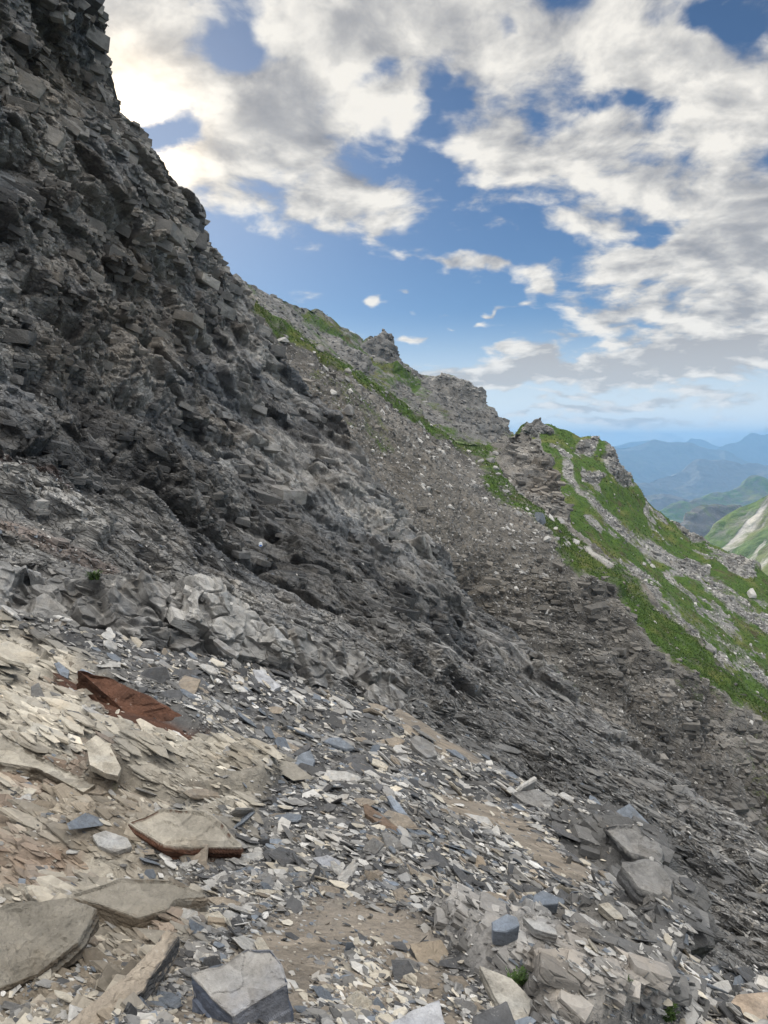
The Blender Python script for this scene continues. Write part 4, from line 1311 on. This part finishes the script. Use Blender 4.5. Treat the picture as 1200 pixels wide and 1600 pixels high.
# big slate block at the bottom
slab('slate_block', [(296, 1520, 0), (345, 1508, 0), (384, 1481, 0), (424, 1478, 0), (442, 1503, 0), (454, 1534, 0), (405, 1562, 0), (364, 1587, 0), (328, 1556, 0)], .13, SL * .95,
     'big slate block with smooth top and wavy bluish side, bottom left of centre', down=(.05, -.05, -1), amp=.010, seg=.008, layers=.16, shrink=.99, seed=1, proud=2.5, normal=(.10, -.46, .88), sidec=(.085, .10, .135), stain=(.27, .25, .215))
slab('slate_slab', [(748, 1508, 2.75), (800, 1528, 2.7), (842, 1572, 2.5), (850, 1612, 2.35), (812, 1610, 2.3), (775, 1562, 2.5)], .05, np.array([.36, .34, .30]),
     'large pale beige slab tilted against the mottled outcrop, at the bottom edge', amp=.004, seg=.012, layers=.3, seed=2)
slab('slate_block', [(738, 1590, 2.36), (765, 1575, 2.42), (792, 1562, 2.42), (806, 1600, 2.3), (800, 1640, 2.15), (742, 1640, 2.15)], .10, DARK * 1.1,
     'dark angular block wedged under the pale slab at the bottom edge', amp=.006, seg=.012, seed=3, down=(0, .3, -1))
slab('slate_slab', [(600, 1605, 2.2), (640, 1580, 2.3), (686, 1562, 2.36), (694, 1600, 2.22), (700, 1650, 2.05), (600, 1660, 2.0)], .06, SL * 1.25,
     'light grey slab cut off by the bottom edge left of the dark block', amp=.004, seg=.012, layers=.3, seed=4)
slab('slate_block', [(834, 1398, 4.4), (848, 1391, 4.5), (874, 1402, 4.45), (872, 1412, 4.3), (846, 1414, 4.25), (832, 1408, 4.3)], .065, BLUE * 1.1,
     'blue-grey block standing alone on the scree right of centre', amp=.003, seg=.02, seed=5, normal=(.1, -.3, .95))
slab('slate_block', [(768, 1440, 3.7), (792, 1427, 3.8), (808, 1432, 3.8), (812, 1446, 3.65), (790, 1456, 3.6), (770, 1454, 3.6)], .07, BLUE * 1.35,
     'bluish block perched on the upper edge of the mottled outcrop', amp=.003, seg=.02, seed=6, normal=(.1, -.3, .95))
slab('boulder', [(1092, 1550, 4.1), (1120, 1532, 4.25), (1138, 1530, 4.25), (1145, 1545, 4.1), (1128, 1560, 3.95), (1100, 1562, 3.95)], .12, LIGHT * .95,
     'pale angular boulder at the lower right corner beside the scree', cat='boulder', amp=.010, seg=.018, seed=7)
slab('boulder', [(1130, 1582, 3.6), (1150, 1556, 3.8), (1200, 1552, 3.85), (1290, 1560, 3.8), (1290, 1610, 3.4), (1180, 1606, 3.5), (1140, 1600, 3.5)], .14, np.array([.33, .265, .205]),
     'low tan-tinted rock in the bottom right corner', cat='boulder', amp=.012, seg=.02, seed=8)
slab('slate_slab', [(444, 1190, 8.4), (452, 1180, 8.5), (484, 1160, 8.6), (486, 1166, 8.5), (470, 1182, 8.35), (448, 1196, 8.2)], .05, DARK,
     'dark thin slab leaning over a hollow in the rubble above centre', amp=.008, seg=.03, seed=9)
slab('slate_block', [(460, 1182, 8.3), (486, 1168, 8.45), (492, 1186, 8.3), (488, 1205, 8.1), (478, 1215, 8.0), (462, 1198, 8.1)], .16, BLUE * 1.25,
     'blue-grey block propping up the dark leaning slab', amp=.02, seg=.03, seed=10)
slab('slate_slab', [(567, 1257, 6.6), (574, 1256, 6.6), (624, 1294, 6.2), (627, 1305, 6.1), (618, 1307, 6.1), (570, 1270, 6.5)], .06, np.array([.16, .115, .085]),
     'long brown rod-like slab lying diagonally in the central rubble', amp=.008, seg=.02, seed=11)
slab('slate_slab', [(604, 1244, 6.9), (612, 1242, 7.0), (640, 1276, 6.5), (632, 1280, 6.4), (620, 1272, 6.5)], .04, BLUE * 1.7,
     'long pale blue slab pointing down beside the brown rod-like slab', amp=.005, seg=.02, seed=12)
slab('slate_block', [(641, 1158, 10.3), (650, 1150, 10.5), (678, 1162, 10.3), (682, 1180, 10.0), (668, 1184, 9.9), (650, 1170, 10.1)], .3, MID * .9,
     'angular grey block sitting near the pale edge above the rubble', amp=.03, seg=.04, seed=13)
slab('slate_slab', [(488, 1340, 4.9), (512, 1335, 5.0), (532, 1346, 4.9), (530, 1358, 4.7), (508, 1356, 4.7)], .045, SL * 1.05,
     'flat grey slab lying in the lower centre of the scree', amp=.005, seg=.015, layers=.3, seed=14)
slab('slate_slab', [(120, 1050, 8.0), (128, 1044, 8.1), (150, 1055, 8.0), (162, 1070, 7.8), (150, 1078, 7.7), (135, 1068, 7.8)], .05, BLUE * 1.6,
     'bluish slab leaning over the left end of the rusty rock face', amp=.006, seg=.02, seed=15)
slab('slate_slab', [(84, 1036, 8.2), (92, 1034, 8.3), (108, 1048, 8.1), (106, 1060, 7.9), (94, 1054, 8.0)], .05, BLUE * 1.4,
     'small dark bluish slab above the left tip of the rusty rock face', amp=.006, seg=.02, seed=16)
slab('slate_slab', [(333, 1000, 11.6), (340, 998, 11.7), (374, 1020, 11.3), (370, 1026, 11.1), (352, 1016, 11.2)], .07, MID * 1.1,
     'long grey slab jutting out below the grey ledge', amp=.01, seg=.03, seed=17)
slab('slate_slab', [(394, 1046, 11), (408, 1046, 11.1), (440, 1072, 10.6), (425, 1080, 10.4), (400, 1062, 10.7)], .08, SL * 1.15,
     'grey slab lying in the scree right of the jutting long slab', amp=.01, seg=.03, layers=.3, seed=18)
slab('slate_slab', [(815, 1432, 3.9), (850, 1440, 3.9), (868, 1452, 3.8), (872, 1462, 3.65), (835, 1452, 3.7)], .04, LIGHT * .9,
     'flat grey slab at the top of the mottled outcrop, right of the bluish block', amp=.004, seg=.015, layers=.3, seed=19)
slab('slate_slab', [(934, 1412, 4.4), (950, 1408, 4.5), (972, 1428, 4.3), (975, 1438, 4.2), (960, 1436, 4.2)], .05, BEIGE * .75,
     'tan slab at the right rim above the mottled outcrop', amp=.006, seg=.015, layers=.3, seed=20)
slab('slate_slab', [(145, 1305, 4.3), (165, 1298, 4.4), (200, 1310, 4.3), (205, 1322, 4.2), (180, 1330, 4.1), (155, 1320, 4.15)], .05, LIGHT * .9,
     'grey-brown rounded slab left of the dark open rock face', amp=.006, seg=.015, layers=.3, seed=21)
slab('slate_slab', [(134, 1160, 6.2), (150, 1148, 6.35), (172, 1165, 6.2), (190, 1200, 5.8), (184, 1212, 5.65), (165, 1208, 5.7), (140, 1195, 5.8)], .055, BEIGE * .85,
     'broad beige plate slipped from the bedrock among thin beige layers', amp=.003, seg=.02, layers=.25, seed=22)
for k, (u, v, c, t) in enumerate([(100, 1530, LIGHT, 'leftmost'), (158, 1560, SL, 'middle'), (65, 1545, BEIGE, 'lowest cream')]):
    pass


# ------------------------------------------------------------------ jutting ledges of bedrock (part of the ground)
def ledge(name, pts, th, color, seed, amp=.02, seg=.03, down=(0, .1, -1), layers=.16, front=None, normal=(0.2, -0.25, 0.95), proud=.75, mat_=None):
    o = slab(name, pts, th, color, '', down=down, amp=amp, seg=seg, layers=layers, seed=seed, mat=M_NEAR, shrink=1.0, normal=normal, proud=proud)
    for k in ('label', 'category'):
        if k in o: del o[k]
    o['kind'] = 'structure'
    if front is not None:
        me = o.data
        n = len(me.vertices)
        N = np.zeros(n * 3, F32); me.vertices.foreach_get('normal', N); N = N.reshape(-1, 3)
        V = np.zeros(n * 3, F32); me.vertices.foreach_get('co', V); V = V.reshape(-1, 3)
        C = np.zeros(n * 4, F32); me.attributes['zc'].data.foreach_get('color', C); C = C.reshape(-1, 4)
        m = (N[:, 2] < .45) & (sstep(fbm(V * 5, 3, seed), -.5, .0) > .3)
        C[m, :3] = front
        me.attributes['zc'].data.foreach_set('color', C.ravel())
    return o


ledge('bedrock', [(200, 1284, 4.9), (255, 1262, 5.3), (320, 1268, 5.4), (352, 1290, 5.1), (376, 1322, 4.75), (300, 1322, 4.6), (258, 1318, 4.6)], .24, BEIGE * .66, 31, front=RUST * 1.0, seg=.018, amp=.022, proud=1.45, layers=.09)
ledge('bedrock', [(120, 1046, 0), (170, 1058, 0), (232, 1086, 0), (272, 1112, 0), (300, 1124, 0), (322, 1150, 0), (296, 1152, 0), (250, 1146, 0), (205, 1124, 0), (178, 1096, 0), (140, 1062, 0)], .25, RUST * 1.15, 30, seg=.03, amp=.03, normal=(.15, -.72, .66), proud=.62, front=RUST * .8)
ledge('bedrock', [(105, 1400, 3.15), (190, 1372, 3.5), (262, 1372, 3.55), (322, 1396, 3.4), (322, 1402, 3.3), (272, 1404, 3.2), (262, 1418, 3.1), (215, 1432, 3.0), (160, 1412, 3.05)], .26, BEIGE * .48, 32, front=BROWN * .9, seg=.014, amp=.014, layers=.09, proud=1.45)
ledge('bedrock', [(-60, 1440, 0), (20, 1410, 0), (110, 1404, 0), (150, 1420, 0), (122, 1470, 0), (60, 1520, 0), (-60, 1565, 0)], .07, BEIGE * .44, 33, front=BROWN * .7, seg=.016, amp=.012, layers=.12)
ledge('bedrock', [(100, 1600, 2.12), (200, 1520, 2.4), (262, 1452, 2.8), (282, 1462, 2.75), (225, 1545, 2.32), (165, 1605, 2.1), (120, 1680, 1.9), (60, 1680, 1.9)], .06, TAN * 1.15, 34, front=DARK * .9, seg=.016, amp=.010, layers=.12)
ledge('bedrock', [(150, 1225, 5.1), (0, 1150, 5.9), (-60, 1150, 5.9), (-60, 1180, 5.5), (60, 1200, 5.2), (130, 1238, 4.9)], .2, BEIGE * .8, 35, front=BROWN * .8, seg=.03, amp=.02)
ledge('bedrock', [(322, 1402, 3.5), (350, 1400, 3.6), (384, 1412, 3.5), (382, 1418, 3.4), (345, 1420, 3.35)], .04, TAN * .95, 36, seg=.014, amp=.006)
ledge('bedrock', [(324, 1430, 3.25), (350, 1434, 3.25), (352, 1442, 3.15), (324, 1440, 3.15)], .05, BROWN * 1.2, 37, seg=.014, amp=.004)
ledge('bedrock', [(640, 1475, 3.1), (690, 1468, 3.2), (706, 1500, 2.9), (700, 1508, 2.85), (655, 1505, 2.85)], .07, BROWN * 1.25, 38, seg=.014, amp=.006, front=DARK * .8)
ledge('bedrock', [(940, 1290, 8.2), (990, 1288, 8.4), (1035, 1320, 7.8), (1030, 1345, 7.3), (985, 1330, 7.5), (955, 1305, 7.9)], .35, MID, 39, seg=.04, amp=.07, front=DARK, proud=.3)
ledge('bedrock', [(980, 1355, 6.5), (1015, 1350, 6.6), (1048, 1378, 6.2), (1040, 1400, 5.9), (1005, 1385, 6.1)], .32, MID, 40, seg=.035, amp=.06, front=DARK, proud=.3)
ledge('bedrock', [(800, 1240, 9.6), (840, 1232, 9.9), (868, 1250, 9.5), (862, 1268, 9.1), (820, 1255, 9.2)], .25, MID * 1.1, 41, seg=.04, amp=.04, front=DARK)


# ------------------------------------------------------------------ plants
M_PLANT = grass_material('plant_leaves', (0.020, 0.050, 0.008), (0.06, 0.11, 0.018))


def plant(u, v, d, h, label, n=60, seed=0, green=None):
    r = np.random.RandomState(600 + seed)
    base = seat(L if d > 9 else FG, u, v, 5)
    V, F, C = [], [], []
    for k in range(n):
        a = r.uniform(0, 2 * math.pi); l = h * r.uniform(.5, 1.0); lean = r.uniform(.15, .8)
        o = np.array([math.cos(a), math.sin(a), 0]); s = np.array([-o[1], o[0], 0])
        b0 = np.array([r.uniform(-.4, .4) * h, r.uniform(-.2, .2) * h, 0])
        prev = None
        for q in range(5):
            t = q / 4
            p = b0 + o * lean * l * t * t + np.array([0, 0, l * (t - .25 * t * t)])
            wd = h * .035 * (1 - t) + .0004
            j = len(V)
            V += [p - s * wd, p + s * wd]
            if q: F.append((j - 2, j - 1, j + 1)); F.append((j - 2, j + 1, j))
            if 0 < q < 4:                                   # side leaflets
                for sg in (-1, 1):
                    j = len(V)
                    tip = p + s * sg * h * r.uniform(.10, .20) + np.array([0, 0, h * .05]) + o * h * .04
                    V += [p, p + o * h * .03 + s * sg * h * .06, tip, p - o * h * .02 + s * sg * h * .07]
                    F += [(j, j + 1, j + 2), (j, j + 2, j + 3)]
    o = mesh_from_arrays('alpine_plant', np.array(V), np.array(F), M_PLANT, np.ones((len(V), 3)) * .1)
    o.location = base
    tag(o, label=label, cat='plant')
    return o


plant(808, 1535, 2.72, .065, 'bushy green plant in a crack beside the pale bottom slab', 70, 1)
plant(1045, 1590, 3.5, .075, 'spreading green plant at the right foot of the mottled outcrop', 80, 2)
plant(982, 1532, 3.3, .035, 'tiny green tuft high on the right side of the mottled outcrop', 30, 3)
plant(152, 905, 11.6, .20, 'small dark green tuft growing from the top of the grey ledge', 60, 4)


# ------------------------------------------------------------------ stones standing on the far crest
def crest_stone(u, v, d, w, h, color, label, seed, name='boulder', cat='boulder', on=None, dz=0.0):
    r = np.random.RandomState(700 + seed)
    bm = bmesh.new()
    for k in range(26 if w < 8 else 70):
        z = r.uniform(0, 1); a = r.uniform(0, 2 * math.pi); rr = (1 - (.5 if w < 8 else .55) * z) * r.uniform(.5, 1)
        bm.verts.new((math.cos(a) * rr * w / 2, math.sin(a) * rr * w / 2, z * h))
    bmesh.ops.convex_hull(bm, input=bm.verts)
    for vv in [x for x in bm.verts if not x.link_faces]: bm.verts.remove(vv)
    bmesh.ops.triangulate(bm, faces=bm.faces)
    bm.verts.index_update()
    V = np.array([x.co[:] for x in bm.verts]); F = np.array([[x.index for x in f.verts] for f in bm.faces]); bm.free()
    S = on or (H if d < 200 else R)
    if w >= 8:                                  # a craggy knoll rather than a single stone
        bm = bmesh.new()
        bmesh.ops.create_icosphere(bm, subdivisions=6, radius=1.0)
        V = np.array([x.co[:] for x in bm.verts]); F = np.array([[x.index for x in f.verts] for f in bm.faces]); bm.free()
        N_ = V.copy()
        zz = np.clip(V[:, 2], -1, 1)
        k_ = np.where(zz > 0, (1 - zz) ** .75 / np.maximum(np.sqrt(1 - zz * zz), .02), 1.0)
        V = V * np.stack([k_ * w / 2, k_ * w / 3, np.full(len(V), h)], -1)
        b_, c_, _ = blocks(V, CB, 2.4, 1.0, 901, (1.4, 1, .8), groove=.3)
        b2_, _, _ = blocks(V, CB, .9, .5, 902, (1.4, 1, .8), groove=.3)
        V = V + N_ * (b_ + b2_ + .8 * fbm(V / 3.5, 3, 903))[:, None]
        colr_ = np.array(color)[None] * (.75 + .5 * c_)[:, None]
        o = mesh_from_arrays(name, V, F, M_BLOCK, colr_)
        o.location = seat(S, u, v) + Vector((0, 2.0, -h * .15))
        return tag(o, label=label, cat=cat)
    o = mesh_from_arrays(name, V, F, M_STONE, np.repeat(np.array(color)[None], len(V), 0))
    o.location = seat(S, u, v) - Vector((0, 0, h * .25 - dz))
    return tag(o, label=label, cat=cat)


crest_stone(840, 664, 298, 13.0, 4.4, MID * .8, 'pointed rocky knoll at the left end of the green hump on the crest', 9)
crest_stone(838, 660, 298, 1.8, 2.0, DARK * .8, 'dark small stone standing on top of the pointed rocky knoll', 1, dz=1.3)
crest_stone(863, 674, 298, 2.2, 1.6, DARK * .8, 'dark stone at the crest of the green hump right of the rocky knoll', 2)
crest_stone(922, 694, 296, 3.4, 3.0, MID, 'upright grey stone beside the bright green patch on the crest', 3)
crest_stone(850, 812, 150, 4.2, 3.2, BLUE * 1.3, 'bluish boulder on the grass below the striped crag', 4)
crest_stone(1178, 925, 205, 5.0, 3.6, LIGHT, 'pale boulder in the rubble chute at the right edge', 5)
crest_stone(1025, 880, 205, 2.4, 1.2, LIGHT * 1.4, 'white flat stone on the green slope above the rubble chute', 6)
crest_stone(447, 530, 118, 3.4, 1.3, LIGHT * .9, 'pale boulder at the upper left end of the grassy ridge', 7)
crest_stone(550, 640, 118, 3.6, 2.0, MID * .95, 'broad grey boulder high on the scree', 8)

# waymark painted on the rock at the cliff foot
def paint(name, col):
    m = bpy.data.materials.new(name); m.use_nodes = True
    T = NT(m.node_tree)
    out = T.n('ShaderNodeOutputMaterial'); b = T.n('ShaderNodeBsdfPrincipled')
    T.t.links.new(b.outputs[0], out.inputs[0])
    tc = T.n('ShaderNodeTexCoord').outputs['Object']
    c = T.mix(T.rng(T.noise(tc, 12, 5, .7), .6, .75), col, (.3, .3, .3))
    T.put(b.inputs['Base Color'], c); b.inputs['Roughness'].default_value = .6
    return m


def waymark():
    j = np.argmin(np.hypot(G.UV[G.K * G.shape[1]:, 0] - 413, G.UV[G.K * G.shape[1]:, 1] - 847)) + G.K * G.shape[1]
    p = Vector(G.V[j].tolist())
    p = seat(G, 413, 847)
    p = p * ((p.length - .22) / p.length)
    root = bpy.data.objects.new('trail_waymark', None)
    root.location = p
    root.rotation_euler = (0, 0, math.radians(10))
    COL.objects.link(root)
    tag(root, label='small blue and white painted trail mark on a stone at the cliff foot', cat='trail mark')
    V, F = boulder_proto(np.random.RandomState(77), 18, .8)
    V = V * np.array([.34, .3, .36])
    o = mesh_from_arrays('marker_stone', V, F, M_STONE, np.repeat(MID[None], len(V), 0)); o.parent = root
    for nm, mt, w, h, z, y in (('white_patch', paint('white_paint', (.85, .87, .9)), .085, .10, .02, -.33), ('blue_bar', paint('blue_paint', (.02, .16, .55)), .06, .035, -.02, -.345)):
        bm = bmesh.new()
        n = 12
        top = [bm.verts.new((math.cos(a * 2 * math.pi / n) * w * (1 + .12 * math.sin(a * 3)), y, z + math.sin(a * 2 * math.pi / n) * h)) for a in range(n)]
        bot = [bm.verts.new((v.co.x, y + .05 + .1, v.co.z)) for v in top]
        bm.faces.new(top); bm.faces.new(bot[::-1])
        for a in range(n): bm.faces.new((top[a], bot[a], bot[(a + 1) % n], top[(a + 1) % n]))
        bmesh.ops.recalc_face_normals(bm, faces=bm.faces)
        me = bpy.data.meshes.new(nm); bm.to_mesh(me); bm.free(); me.materials.append(mt)
        c = bpy.data.objects.new(nm, me); COL.objects.link(c); c.parent = root


waymark()

# ------------------------------------------------------------------ haze
def haze():
    bm = bmesh.new()
    x0, x1, y0, y1, z0, z1 = -44000, 44000, -4000, 42000, -1760, 440
    bmesh.ops.create_cube(bm, size=1)
    for v in bm.verts:
        v.co = Vector((x0 + (v.co.x + .5) * (x1 - x0), y0 + (v.co.y + .5) * (y1 - y0), z0 + (v.co.z + .5) * (z1 - z0)))
    me = bpy.data.meshes.new('haze'); bm.to_mesh(me); bm.free()
    m = bpy.data.materials.new('haze_air'); m.use_nodes = True
    T = NT(m.node_tree)
    out = T.n('ShaderNodeOutputMaterial')
    v = T.n('ShaderNodeVolumePrincipled')
    v.inputs['Color'].default_value = (.25, .50, .86, 1)
    v.inputs['Density'].default_value = 4.8e-5
    v.inputs['Anisotropy'].default_value = 0.0
    T.t.links.new(v.outputs[0], out.inputs['Volume'])
    me.materials.append(m)
    o = bpy.data.objects.new('haze', me); COL.objects.link(o)
    tag(o, kind='stuff', label='thin blue air haze over the valleys', cat='haze')


haze()
